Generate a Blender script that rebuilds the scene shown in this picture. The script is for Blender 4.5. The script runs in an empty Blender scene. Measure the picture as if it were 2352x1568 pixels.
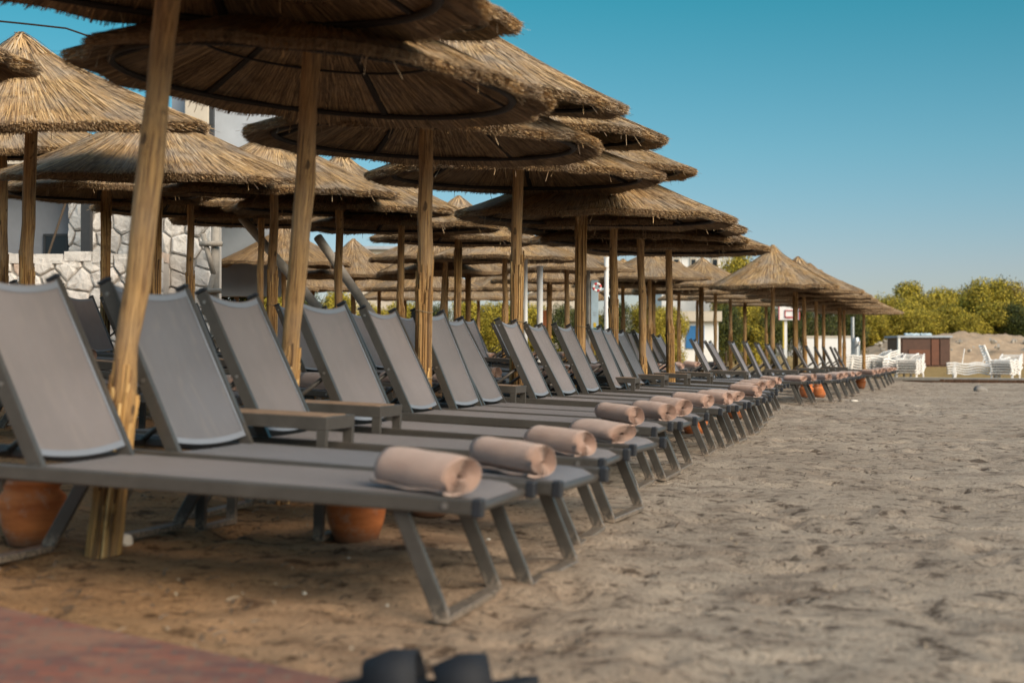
import bpy, bmesh, math, random
import numpy as np
from mathutils import Vector, Matrix
random.seed(7); np.random.seed(7)
R = math.radians
scn = bpy.context.scene
COL = scn.collection
F = 3267.0; CX = 1176.0; HY = 815.0; CH = 0.75
ROW = R(15.5); CR, SR = math.cos(ROW), math.sin(ROW)

# ------------------------------------------------------------------ terrain height
_GU = [-60, -12, -8.4, -5.7, -3.0, -1.24, 0.5, 60]
_GZ = [0.60, 0.52, 0.44, 0.27, 0.07, 0.0, -0.05, -0.06]
def ground(x, y):
    u = np.asarray(x) * CR - np.asarray(y) * SR
    z = np.interp(u, _GU, _GZ)
    k = np.clip((np.asarray(y) - 48) / 30.0, 0, 1)
    return z * (1 - k) + k * 0.15
def spot(px, Y): return (px - CX) / F * Y
def hgt(py, Y): return CH - (py - HY) / F * Y
def on_ground(px, Y, dz=0.0):
    x = spot(px, Y); return Vector((x, Y, float(ground(x, Y)) + dz))

# ------------------------------------------------------------------ value noise (numpy)
_tab = np.random.rand(256, 256)
def vnoise(x, y, s, ox=0.0):
    x = np.asarray(x) / s + 37.1 + ox; y = np.asarray(y) / s + 11.7 + ox * 1.7
    xi = np.floor(x).astype(int); yi = np.floor(y).astype(int)
    fx = x - xi; fy = y - yi
    fx = fx * fx * (3 - 2 * fx); fy = fy * fy * (3 - 2 * fy)
    a = _tab[xi % 256, yi % 256]; b = _tab[(xi + 1) % 256, yi % 256]
    c = _tab[xi % 256, (yi + 1) % 256]; d = _tab[(xi + 1) % 256, (yi + 1) % 256]
    return (a * (1 - fx) + b * fx) * (1 - fy) + (c * (1 - fx) + d * fx) * fy - 0.5

# ------------------------------------------------------------------ materials
def new_mat(name):
    m = bpy.data.materials.new(name); m.use_nodes = True
    nt = m.node_tree; nt.nodes.clear()
    out = nt.nodes.new('ShaderNodeOutputMaterial'); b = nt.nodes.new('ShaderNodeBsdfPrincipled')
    nt.links.new(b.outputs[0], out.inputs[0])
    return m, nt, b
def ramp(nt, fac, stops, interp='LINEAR'):
    r = nt.nodes.new('ShaderNodeValToRGB'); r.color_ramp.interpolation = interp
    e = r.color_ramp.elements
    while len(e) > 1: e.remove(e[-1])
    e[0].position = stops[0][0]; e[0].color = (*stops[0][1], 1)
    for p, c in stops[1:]:
        q = e.new(p); q.color = (*c, 1)
    nt.links.new(fac, r.inputs[0]); return r.outputs[0]
def coords(nt, kind='Object', scale=(1, 1, 1), loc=(0, 0, 0)):
    tc = nt.nodes.new('ShaderNodeTexCoord'); mp = nt.nodes.new('ShaderNodeMapping')
    mp.inputs['Scale'].default_value = scale; mp.inputs['Location'].default_value = loc
    nt.links.new(tc.outputs[kind], mp.inputs[0]); return mp.outputs[0]
def noise(nt, vec, scale, detail=4, rough=.6, dist=0.0):
    n = nt.nodes.new('ShaderNodeTexNoise'); n.inputs['Scale'].default_value = scale
    n.inputs['Detail'].default_value = detail; n.inputs['Roughness'].default_value = rough
    n.inputs['Distortion'].default_value = dist
    nt.links.new(vec, n.inputs['Vector']); return n.outputs[0]
def mix(nt, fac, a, b, mode='MIX'):
    m = nt.nodes.new('ShaderNodeMix'); m.data_type = 'RGBA'; m.blend_type = mode
    for sock, v in ((m.inputs[0], fac), (m.inputs[6], a), (m.inputs[7], b)):
        if isinstance(v, (int, float)): sock.default_value = v
        elif isinstance(v, tuple): sock.default_value = (*v, 1)
        else: nt.links.new(v, sock)
    return m.outputs[2]
def bump(nt, b, h, dist, strength=1.0):
    n = nt.nodes.new('ShaderNodeBump'); n.inputs['Distance'].default_value = dist
    n.inputs['Strength'].default_value = strength
    nt.links.new(h, n.inputs['Height']); nt.links.new(n.outputs[0], b.inputs['Normal'])
def island(nt):
    g = nt.nodes.new('ShaderNodeNewGeometry'); return g.outputs['Random Per Island']
def obj_rand(nt):
    g = nt.nodes.new('ShaderNodeObjectInfo'); return g.outputs['Random']
def simple(name, col, rough=.6, metal=0.0, var=.12, nscale=6, bd=0.0, bs=80, spec=.5):
    m, nt, b = new_mat(name)
    v = coords(nt)
    n = noise(nt, v, nscale, 5, .65)
    lo = tuple(c * (1 - var) for c in col); hi = tuple(min(1, c * (1 + var)) for c in col)
    nt.links.new(ramp(nt, n, [(.25, lo), (.75, hi)]), b.inputs['Base Color'])
    b.inputs['Roughness'].default_value = rough; b.inputs['Metallic'].default_value = metal
    b.inputs['Specular IOR Level'].default_value = spec
    if bd: bump(nt, b, noise(nt, v, bs, 4), bd)
    return m

M = {}
# reeds (each strand its own tone)
def reed_mat(name, stops, patch=.5):
    m, nt, b = new_mat(name)
    c = ramp(nt, island(nt), stops)
    v = coords(nt)
    p = noise(nt, v, 3.0, 4, .6)
    c = mix(nt, ramp(nt, p, [(.42, (0, 0, 0)), (.66, (patch,) * 3)]), c, (.34, .32, .30))
    pd = noise(nt, v, 9.0, 3, .6)
    c = mix(nt, ramp(nt, pd, [(.30, (.55,) * 3), (.45, (0, 0, 0))]), c, (.07, .045, .025))
    nt.links.new(c, b.inputs['Base Color'])
    b.inputs['Roughness'].default_value = .75; b.inputs['Specular IOR Level'].default_value = .25
    return m
M['reed'] = reed_mat('thatch_reed', [(0, (.13, .075, .035)), (.25, (.34, .21, .10)), (.6, (.54, .345, .16)), (.85, (.68, .46, .22)), (1, (.64, .50, .34))], .5)
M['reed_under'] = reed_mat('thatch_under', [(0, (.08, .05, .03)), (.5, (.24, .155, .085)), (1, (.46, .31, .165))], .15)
M['wrap'] = reed_mat('reed_wrap', [(0, (.09, .045, .016)), (.35, (.26, .14, .05)), (.75, (.44, .26, .095)), (1, (.56, .37, .16))], .12)
# thatch shell: radial streaks
m, nt, b = new_mat('thatch_shell')
at = nt.nodes.new('ShaderNodeAttribute'); at.attribute_name = 'polar'
mp = nt.nodes.new('ShaderNodeMapping'); mp.inputs['Scale'].default_value = (60, 2.0, 1)
nt.links.new(at.outputs['Vector'], mp.inputs[0])
n1 = noise(nt, mp.outputs[0], 3.0, 5, .7, .3)
nt.links.new(ramp(nt, n1, [(.3, (.09, .058, .034)), (.5, (.24, .16, .09)), (.72, (.42, .29, .17))]), b.inputs['Base Color'])
b.inputs['Roughness'].default_value = .85
bump(nt, b, n1, .02)
M['shell'] = m
# log pole
m, nt, b = new_mat('timber_pole')
v = coords(nt, scale=(26, 26, 1.1))
n1 = noise(nt, v, 3, 6, .75, .3)
c = ramp(nt, n1, [(.34, (.10, .045, .016)), (.44, (.30, .165, .065)), (.55, (.47, .275, .105)), (.72, (.62, .38, .165))])
n3 = noise(nt, coords(nt, scale=(60, 60, 1.4)), 3, 3, .6)
c = mix(nt, ramp(nt, n3, [(.36, (.9,) * 3), (.43, (0,) * 3)]), c, (.09, .04, .015))
n2 = noise(nt, coords(nt, scale=(2, 2, 1.2)), 2.5, 3, .5)
c = mix(nt, ramp(nt, n2, [(.45, (0,) * 3), (.7, (.45,) * 3)]), c, (.40, .30, .20))
kn = noise(nt, coords(nt, scale=(9, 9, 5)), 2.2, 1, .3)
c = mix(nt, ramp(nt, kn, [(.72, (0,) * 3), (.76, (.8,) * 3)]), c, (.05, .025, .012))
nt.links.new(c, b.inputs['Base Color']); b.inputs['Roughness'].default_value = .75
bump(nt, b, mix(nt, .5, n1, n3), .02)
M['pole'] = m
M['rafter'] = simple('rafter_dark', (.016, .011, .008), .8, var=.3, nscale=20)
M['twine'] = simple('twine', (.25, .19, .12), .9)
# lounger
def sling_mat(name, base):
    m, nt, b = new_mat(name)
    v = coords(nt)
    w = nt.nodes.new('ShaderNodeTexWave'); w.inputs['Scale'].default_value = 160; w.bands_direction = 'Y'
    nt.links.new(v, w.inputs['Vector'])
    w2 = nt.nodes.new('ShaderNodeTexWave'); w2.inputs['Scale'].default_value = 160; w2.bands_direction = 'X'
    nt.links.new(v, w2.inputs['Vector'])
    n = noise(nt, v, 2.4, 4, .6)
    c = ramp(nt, n, [(.3, tuple(x * .86 for x in base)), (.7, tuple(x * 1.12 for x in base))])
    g = mix(nt, .5, w.outputs[0], w2.outputs[0])
    c = mix(nt, .16, c, g, 'MULTIPLY')
    st = noise(nt, coords(nt, scale=(3, 14, 3)), 2.0, 5, .7, .6)
    c = mix(nt, ramp(nt, st, [(.52, (0,) * 3), (.78, (.35,) * 3)]), c, (.30, .26, .22))
    o = nt.nodes.new('ShaderNodeHueSaturation')
    r = obj_rand(nt)
    mr = nt.nodes.new('ShaderNodeMapRange'); mr.inputs[3].default_value = .82; mr.inputs[4].default_value = 1.15
    nt.links.new(r, mr.inputs[0]); nt.links.new(mr.outputs[0], o.inputs['Value']); nt.links.new(c, o.inputs['Color'])
    nt.links.new(o.outputs[0], b.inputs['Base Color'])
    b.inputs['Roughness'].default_value = .55; b.inputs['Sheen Weight'].default_value = .15
    cr = noise(nt, coords(nt, scale=(1.2, 5, 1.2)), 2.2, 3, .5, .8)
    bump(nt, b, mix(nt, .12, cr, g), .010)
    return m
M['sling'] = sling_mat('sling_fabric', (.19, .166, .174))
M['sling2'] = sling_mat('sling_fabric_dark', (.125, .128, .155))
M['piping'] = simple('sling_edge', (.19, .21, .25), .5, var=.05)
def frame_mat(name, col, rough):
    m, nt, b = new_mat(name)
    v = coords(nt); n = noise(nt, v, 9, 6, .7)
    c = ramp(nt, n, [(.3, tuple(x * .8 for x in col)), (.7, tuple(x * 1.2 for x in col))])
    c = mix(nt, ramp(nt, noise(nt, coords(nt, scale=(1, 8, 8)), 16, 5, .8), [(.60, (0,) * 3), (.74, (.30,) * 3)]), c, (.20, .18, .16))
    sp = nt.nodes.new('ShaderNodeSeparateXYZ'); nt.links.new(v, sp.inputs[0])
    mr = nt.nodes.new('ShaderNodeMapRange'); mr.inputs[1].default_value = .07; mr.inputs[2].default_value = .0; nt.links.new(sp.outputs[2], mr.inputs[0])
    ns = ramp(nt, noise(nt, v, 60, 4, .8), [(.42, (0,) * 3), (.55, (1,) * 3)])
    c = mix(nt, mix(nt, 1.0, mr.outputs[0], ns, 'MULTIPLY'), c, (.30, .24, .19))
    nt.links.new(c, b.inputs['Base Color']); b.inputs['Roughness'].default_value = rough
    return m
M['frame'] = frame_mat('lounger_frame_paint', (.060, .055, .050), .30)
M['frame_d'] = frame_mat('lounger_frame_shade', (.06, .052, .046), .42)
M['cap'] = simple('black_plastic', (.02, .022, .028), .4, var=.2)
M['bolt'] = simple('bolt_metal', (.34, .32, .3), .35, .8)
M['slat'] = simple('table_slat_wood', (.27, .18, .12), .6, var=.3, nscale=14)
# towel
m, nt, b = new_mat('towel_terry')
v = coords(nt)
n = noise(nt, v, 260, 3, .7); n2 = noise(nt, v, 9, 4, .6)
c = ramp(nt, n2, [(.3, (.43, .262, .20)), (.7, (.56, .37, .295))])
c = mix(nt, .35, c, ramp(nt, n, [(.3, (.55,) * 3), (.7, (1,) * 3)]), 'MULTIPLY')
nt.links.new(c, b.inputs['Base Color']); b.inputs['Roughness'].default_value = .95
b.inputs['Sheen Weight'].default_value = .5; b.inputs['Specular IOR Level'].default_value = .1
n4 = noise(nt, coords(nt, scale=(1, 2, 2)), 22, 4, .65, .6)
bump(nt, b, mix(nt, .45, n, mix(nt, .6, n2, n4)), .012)
M['towel'] = m
# terracotta
m, nt, b = new_mat('terracotta')
v = coords(nt, scale=(1, 1, 5))
n = noise(nt, v, 6, 5, .6)
c = ramp(nt, n, [(.3, (.38, .10, .026)), (.7, (.62, .20, .055))])
c = mix(nt, ramp(nt, noise(nt, coords(nt), 14, 5, .75), [(.52, (0,) * 3), (.68, (.6,) * 3)]), c, (.46, .33, .25))
sp = nt.nodes.new('ShaderNodeSeparateXYZ'); nt.links.new(coords(nt), sp.inputs[0])
mr = nt.nodes.new('ShaderNodeMapRange'); mr.inputs[1].default_value = .07; mr.inputs[2].default_value = .0; nt.links.new(sp.outputs[2], mr.inputs[0])
c = mix(nt, mr.outputs[0], c, (.14, .08, .05))
nt.links.new(c, b.inputs['Base Color'])
b.inputs['Roughness'].default_value = .8; bump(nt, b, n, .006)
M['clay'] = m
# sand
m, nt, b = new_mat('beach_sand')
v = coords(nt)
vs = coords(nt, scale=(.55, 1.0, 1.0))
big = noise(nt, v, .35, 4, .6); mid = noise(nt, vs, 3.2, 6, .65, .4); fine = noise(nt, vs, 22, 6, .75); grain = noise(nt, v, 160, 3, .8)
c = ramp(nt, big, [(.35, (.47, .385, .305)), (.65, (.60, .505, .41))])
c = mix(nt, ramp(nt, mid, [(.30, (.75,) * 3), (.5, (0,) * 3)]), c, (.23, .17, .13))
med = noise(nt, v, 8.5, 5, .7, .3)
c = mix(nt, ramp(nt, med, [(.37, (.9,) * 3), (.455, (0,) * 3)]), c, (.125, .092, .07))
c = mix(nt, ramp(nt, fine, [(.30, (.9,) * 3), (.43, (0,) * 3)]), c, (.10, .072, .055))
c = mix(nt, ramp(nt, fine, [(.60, (0,) * 3), (.75, (.5,) * 3)]), c, (.58, .49, .40))
spk = noise(nt, v, 55, 3, .7)
c = mix(nt, ramp(nt, spk, [(.33, (.85,) * 3), (.42, (0,) * 3)]), c, (.11, .083, .064))
c = mix(nt, ramp(nt, spk, [(.64, (0,) * 3), (.72, (.6,) * 3)]), c, (.66, .57, .48))
c = mix(nt, .75, c, ramp(nt, grain, [(.3, (.55,) * 3), (.7, (1.0,) * 3)]), 'MULTIPLY')
# shade under the left umbrellas painted as darker warm tint, dry field far away
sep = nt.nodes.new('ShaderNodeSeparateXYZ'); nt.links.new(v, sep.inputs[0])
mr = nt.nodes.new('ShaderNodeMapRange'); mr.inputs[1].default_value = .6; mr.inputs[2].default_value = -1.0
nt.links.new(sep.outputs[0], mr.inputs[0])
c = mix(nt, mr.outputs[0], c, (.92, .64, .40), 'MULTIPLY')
mr = nt.nodes.new('ShaderNodeMapRange'); mr.inputs[1].default_value = 44; mr.inputs[2].default_value = 50
nt.links.new(sep.outputs[1], mr.inputs[0])
fld = ramp(nt, noise(nt, v, 1.2, 6, .7), [(.3, (.22, .14, .05)), (.7, (.45, .31, .13))])
c = mix(nt, mr.outputs[0], c, fld)
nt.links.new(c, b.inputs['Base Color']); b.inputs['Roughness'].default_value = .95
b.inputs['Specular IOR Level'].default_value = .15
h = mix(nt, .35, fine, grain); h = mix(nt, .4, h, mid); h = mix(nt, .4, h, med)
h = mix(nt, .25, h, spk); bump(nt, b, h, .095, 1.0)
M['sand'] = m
# path pavers
m, nt, b = new_mat('red_pavers')
v = coords(nt)
br = nt.nodes.new('ShaderNodeTexBrick'); br.inputs['Scale'].default_value = 5
br.inputs['Color1'].default_value = (.24, .075, .045, 1); br.inputs['Color2'].default_value = (.12, .052, .045, 1)
br.inputs['Mortar'].default_value = (.12, .08, .065, 1); br.inputs['Mortar Size'].default_value = .03
nt.links.new(v, br.inputs['Vector'])
c = mix(nt, ramp(nt, noise(nt, v, 4.5, 6, .75), [(.42, (0,) * 3), (.62, (.85,) * 3)]), br.outputs[0], (.24, .13, .085))
nt.links.new(c, b.inputs['Base Color']); b.inputs['Roughness'].default_value = .85
bump(nt, b, noise(nt, v, 40, 4), .005)
M['paver'] = m
# stone wall
m, nt, b = new_mat('limestone_block')
v = coords(nt)
n = noise(nt, v, 5, 8, .7)
c = ramp(nt, island(nt), [(0, (.58, .55, .52)), (.5, (.74, .71, .68)), (.93, (.82, .78, .74)), (1, (.60, .46, .37))])
c = mix(nt, ramp(nt, n, [(.35, (.6,) * 3), (.5, (0,) * 3)]), c, (.34, .31, .28))
nt.links.new(c, b.inputs['Base Color']); b.inputs['Roughness'].default_value = .9
bump(nt, b, n, .05)
M['stone'] = m
M['mortar'] = simple('dark_joint', (.46, .43, .40), .95, nscale=12)
M['stucco'] = simple('grey_stucco', (.20, .215, .245), .85, nscale=3, bd=.003)
M['stucco_l'] = simple('pale_blue_stucco', (.36, .40, .46), .85, nscale=2, bd=.003)
M['beige'] = simple('beige_plaster', (.50, .45, .38), .85, nscale=3)
M['white'] = simple('white_paint', (.72, .73, .74), .55, nscale=2, var=.06)
M['white_pl'] = simple('white_plastic', (.88, .86, .84), .35, nscale=5, var=.08)
M['dark'] = simple('dark_metal', (.03, .032, .036), .5, var=.2)
M['steel'] = simple('galvanised_steel', (.42, .45, .48), .35, .6, .12)
M['greylog'] = simple('weathered_log', (.34, .31, .27), .85, var=.25, nscale=9, bd=.004, bs=30)
M['brown'] = simple('brown_panel', (.075, .032, .02), .6, var=.25, nscale=4)
M['brown2'] = simple('brown_panel_red', (.13, .045, .022), .6, var=.25, nscale=4)
M['blue'] = simple('blue_door_paint', (.012, .13, .34), .5, var=.1)
M['bluepale'] = simple('pale_blue_sheet', (.40, .52, .60), .5)
M['orange'] = simple('orange_panel', (.65, .22, .08), .6)
M['red'] = simple('red_paint', (.45, .05, .05), .5)
M['yellow'] = simple('yellow_paint', (.65, .45, .03), .6)
M['navy'] = simple('navy_foam', (.003, .005, .010), .75, var=.3, nscale=30)
M['wire'] = simple('cable_black', (.02, .02, .02), .6)
M['greennet'] = simple('green_net', (.02, .12, .085), .9, var=.3)
M['window'] = simple('window_dark', (.01, .012, .016), .15, var=.1)
M['rubble'] = simple('red_earth', (.36, .265, .18), .95, var=.35, nscale=1.2, bd=.06, bs=3)
M['kerb'] = simple('kerb_timber', (.13, .065, .035), .9, var=.4, nscale=5)
M['kerbtop'] = simple('kerb_concrete', (.36, .33, .29), .9, var=.2, nscale=5)
M['pebble'] = simple('pebble_grey', (.22, .20, .18), .85, var=.2, nscale=10)
M['shellw'] = simple('shell_white', (.62, .58, .52), .6)
M['debris'] = reed_mat('dry_weed', [(0, (.03, .022, .015)), (.8, (.10, .07, .05)), (1, (.3, .24, .17))], .1)
def leaf_mat(name, stops):
    m, nt, b = new_mat(name)
    c = ramp(nt, island(nt), stops)
    g = noise(nt, coords(nt), .8, 3, .6)
    c = mix(nt, ramp(nt, g, [(.35, (.55,) * 3), (.6, (1.1, 1.1, 1.1))]), (0, 0, 0), c)
    nt.links.new(c, b.inputs['Base Color']); b.inputs['Roughness'].default_value = .6
    b.inputs['Specular IOR Level'].default_value = .2
    return m
M['leaf'] = leaf_mat('leaf_olive', [(0, (.09, .085, .014)), (.5, (.33, .275, .032)), (1, (.60, .46, .06))])
M['leaf_d'] = leaf_mat('leaf_dark', [(0, (.02, .028, .012)), (.6, (.06, .08, .02)), (1, (.15, .15, .03))])
M['leaf_b'] = leaf_mat('leaf_brownish', [(0, (.08, .065, .02)), (.6, (.26, .19, .06)), (1, (.42, .30, .10))])
M['bark'] = simple('bark', (.09, .065, .045), .9, var=.3, nscale=8, bd=.01, bs=20)

# ------------------------------------------------------------------ mesh builder
class MB:
    def __init__(s): s.v = []; s.f = []; s.mi = []; s.cur = 0; s.n = 0
    def add(s, vs, fs):
        o = s.n; s.v.extend([tuple(p) for p in vs]); s.n += len(vs)
        s.f.extend([tuple(i + o for i in f) for f in fs]); s.mi.extend([s.cur] * len(fs))
    def box(s, c, size, mat3=None):
        hx, hy, hz = size[0] / 2, size[1] / 2, size[2] / 2
        P = [Vector((x, y, z)) for z in (-hz, hz) for y in (-hy, hy) for x in (-hx, hx)]
        if mat3 is not None: P = [mat3 @ p for p in P]
        c = Vector(c); P = [p + c for p in P]
        s.add(P, [(0, 2, 3, 1), (4, 5, 7, 6), (0, 1, 5, 4), (2, 6, 7, 3), (0, 4, 6, 2), (1, 3, 7, 5)])
    def bar(s, a, b, w, h, side=(0, 1, 0)):        # w along 'side', h perpendicular
        a = Vector(a); b = Vector(b); d = (b - a); L = d.length; d.normalize()
        y = Vector(side); y = (y - d * y.dot(d)).normalized(); z = d.cross(y)
        m3 = Matrix((d, y, z)).transposed()
        s.box((a + b) / 2, (L, w, h), m3)
    def tube(s, pts, r, n=8, cap=True, rs=None):
        pts = [Vector(p) for p in pts]; rings = []
        up = None
        for i, p in enumerate(pts):
            d = (pts[min(i + 1, len(pts) - 1)] - pts[max(i - 1, 0)]).normalized()
            if up is None:
                up = Vector((0, 0, 1)) if abs(d.z) < .9 else Vector((1, 0, 0))
            x = d.cross(up).normalized(); y = x.cross(d).normalized(); up = y
            rr = rs[i] if rs else r
            rings.append([p + (x * math.cos(2 * math.pi * k / n) + y * math.sin(2 * math.pi * k / n)) * rr for k in range(n)])
        vs = [p for ring in rings for p in ring]; fs = []
        for i in range(len(pts) - 1):
            for k in range(n):
                a = i * n + k; b2 = i * n + (k + 1) % n
                fs.append((a, b2, b2 + n, a + n))
        if cap:
            fs.append(tuple(range(n - 1, -1, -1))); fs.append(tuple((len(pts) - 1) * n + k for k in range(n)))
        s.add(vs, fs)
    def lathe(s, prof, n=28, wob=0.0):
        vs = []; fs = []
        for i, (r, z) in enumerate(prof):
            for k in range(n):
                a = 2 * math.pi * k / n
                vs.append((r * math.cos(a) * (1 + wob * math.sin(3 * a + z * 9)), r * math.sin(a), z))
        for i in range(len(prof) - 1):
            for k in range(n):
                a = i * n + k; b2 = i * n + (k + 1) % n
                fs.append((a, b2, b2 + n, a + n))
        s.add(vs, fs)
    def ribbon(s, pts, side, w):
        side = Vector(side).normalized() * (w / 2); vs = []
        for p in pts: p = Vector(p); vs += [p - side, p + side]
        s.add(vs, [(2 * i, 2 * i + 1, 2 * i + 3, 2 * i + 2) for i in range(len(pts) - 1)])
    def mesh(s, name, mats, bevel=0.0, smooth=False):
        me = bpy.data.meshes.new(name)
        me.from_pydata(s.v, [], s.f)
        if not isinstance(mats, (list, tuple)): mats = [mats]
        for m in mats: me.materials.append(m)
        if len(mats) > 1: me.polygons.foreach_set('material_index', s.mi)
        if bevel > 0:
            bm = bmesh.new(); bm.from_mesh(me)
            ed = [e for e in bm.edges if len(e.link_faces) == 2 and e.calc_face_angle(0) > .6]
            bmesh.ops.bevel(bm, geom=ed, offset=bevel, segments=2, affect='EDGES', profile=.5)
            bm.to_mesh(me); bm.free()
        if smooth:
            me.polygons.foreach_set('use_smooth', [True] * len(me.polygons))
        me.update(); return me

def link(name, me, parent=None):
    o = bpy.data.objects.new(name, me); COL.objects.link(o)
    if parent is not None: o.parent = parent
    return o
def tag(o, label, cat, group=None):
    o['label'] = label; o['category'] = cat
    if group: o['group'] = group
    return o
def empty(name, loc, rot=(0, 0, 0), scale=1.0):
    o = bpy.data.objects.new(name, None); COL.objects.link(o)
    o.empty_display_size = .2
    o.location = loc; o.rotation_euler = rot; o.scale = (scale,) * 3; return o
def copy_tree(o, parent=None):
    c = o.copy(); COL.objects.link(c); c.parent = parent
    for ch in list(o.children): copy_tree(ch, c)
    return c
def nm(k):
    w = ['first', 'second', 'third', 'fourth', 'fifth', 'sixth', 'seventh', 'eighth', 'ninth', 'tenth', 'eleventh', 'twelfth',
         'thirteenth', 'fourteenth', 'fifteenth', 'sixteenth', 'seventeenth', 'eighteenth', 'nineteenth', 'twentieth']
    if k < 20: return w[k]
    if k < 29: return 'twenty-' + w[k - 20]
    if k == 29: return 'thirtieth'
    return 'thirty-' + w[k - 30]

# ------------------------------------------------------------------ sand sheet
def axis(stops):
    a = [stops[0][0]]
    for (lim, st) in stops[1:]:
        n = max(1, int(round((lim - a[-1]) / st))); a += list(np.linspace(a[-1], lim, n + 1)[1:])
    return np.array(a)
xs = axis([(-400, 0), (-60, 40), (-14, 2.0), (-5, .10), (7, .035), (16, .08), (60, 2.0), (400, 40)])
ys = axis([(-60, 0), (0, 10), (2.4, .2), (7, .022), (14, .035), (26, .07), (50, .16), (120, 2.0), (700, 40)])
Xg, Yg = np.meshgrid(xs, ys)
Zg = ground(Xg, Yg)
fade = np.clip(1 - (np.abs(Xg - 3) - 12) / 10, 0, 1) * np.clip(1 - (Yg - 38) / 10, 0, 1)
dis = (vnoise(Xg, Yg, .9) * .035 + vnoise(Xg, Yg, .31, 3) * .028 + vnoise(Xg, Yg, .13, 7) * .014 + vnoise(Xg, Yg, .06, 9) * .007)
pit = np.clip(-vnoise(Xg, Yg, .22, 21) - .22, 0, 1) * .10
Zg = Zg + (dis * 1.05 - pit * 1.4) * fade
# scattered footprints
rs = np.random.RandomState(3)
for i in range(520):
    y0 = rs.uniform(3, 34); x0 = rs.uniform(-2.5, 4) + y0 * rs.uniform(-.05, .33)
    ix = np.searchsorted(xs, [x0 - .25, x0 + .25]); iy = np.searchsorted(ys, [y0 - .3, y0 + .3])
    if ix[1] - ix[0] < 2 or iy[1] - iy[0] < 2: continue
    sl = (slice(iy[0], iy[1]), slice(ix[0], ix[1]))
    an = rs.uniform(0, math.pi); dx = Xg[sl] - x0; dy = Yg[sl] - y0
    p = (dx * math.cos(an) + dy * math.sin(an)) / .13; q = (-dx * math.sin(an) + dy * math.cos(an)) / .055
    rr = p * p + q * q
    Zg[sl] += -.022 * np.exp(-rr * 1.2) + .010 * np.exp(-(np.sqrt(rr) - 1.5) ** 2 * 4)
ny, nx = Xg.shape
V = np.stack([Xg, Yg, Zg], -1).reshape(-1, 3)
idx = np.arange(nx * ny).reshape(ny, nx)
Fc = np.stack([idx[:-1, :-1], idx[:-1, 1:], idx[1:, 1:], idx[1:, :-1]], -1).reshape(-1, 4)
me = bpy.data.meshes.new('sand'); me.vertices.add(len(V)); me.vertices.foreach_set('co', V.ravel())
me.loops.add(Fc.size); me.loops.foreach_set('vertex_index', Fc.ravel())
me.polygons.add(len(Fc)); me.polygons.foreach_set('loop_start', np.arange(0, Fc.size, 4))
me.polygons.foreach_set('loop_total', np.full(len(Fc), 4)); me.polygons.foreach_set('use_smooth', np.ones(len(Fc), bool))
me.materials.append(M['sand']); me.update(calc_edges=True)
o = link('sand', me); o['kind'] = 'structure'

# red paved path in the near left corner
mb = MB()
pa, pb = Vector((-1.43, 3.97)), Vector((.55, 2.66))
NX = 40; NY = 30
for i in range(NX + 1):
    for j in range(NY + 1):
        s = -1.2 + 2.2 * i / NX
        e = pa + (pb - pa) * (s * 1.0)
        d = Vector((-.52, -.85)).normalized() * (j / NY) * 2.6
        e = e + Vector((0, .05 * float(vnoise(e.x, e.y, .25)) + .04 * float(vnoise(e.x, e.y, .1, 4)))) * (j == 0)
        p = e + d
        z = float(ground(p.x, p.y)) + .03 + (0 if j else -.06)
        mb.v.append((p.x, p.y, z)); mb.n += 1
for i in range(NX):
    for j in range(NY):
        a = i * (NY + 1) + j
        mb.f.append((a, a + 1, a + NY + 2, a + NY + 1)); mb.mi.append(0)
o = link('path', mb.mesh('path', M['paver'])); o['kind'] = 'structure'

# dry weed scraps and twigs on the sand (uncountable)
mb = MB()
for i in range(5200):
    y = 3.0 + 34 * random.random() ** 1.7; x = random.uniform(-2.2, .42) * y * .45 + y * .12
    z = float(ground(x, y)) + random.uniform(.004, .022)
    a = random.uniform(0, math.pi); L = random.uniform(.004, .018) * (1 + y * .06)
    d = Vector((math.cos(a), math.sin(a), random.uniform(-.1, .35))) * L
    p = Vector((x, y, z))
    mb.ribbon([p - d, p + Vector((0, 0, .004)), p + d], Vector((-d.y, d.x, .3 * L)), random.uniform(.003, .008) * (1 + y * .05))
o = link('dry_weed_scraps', mb.mesh('dry_weed_scraps', M['debris'])); o['kind'] = 'stuff'
o['label'] = 'dark scraps of dry weed and twigs littering the sand'; o['category'] = 'beach litter'

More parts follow.
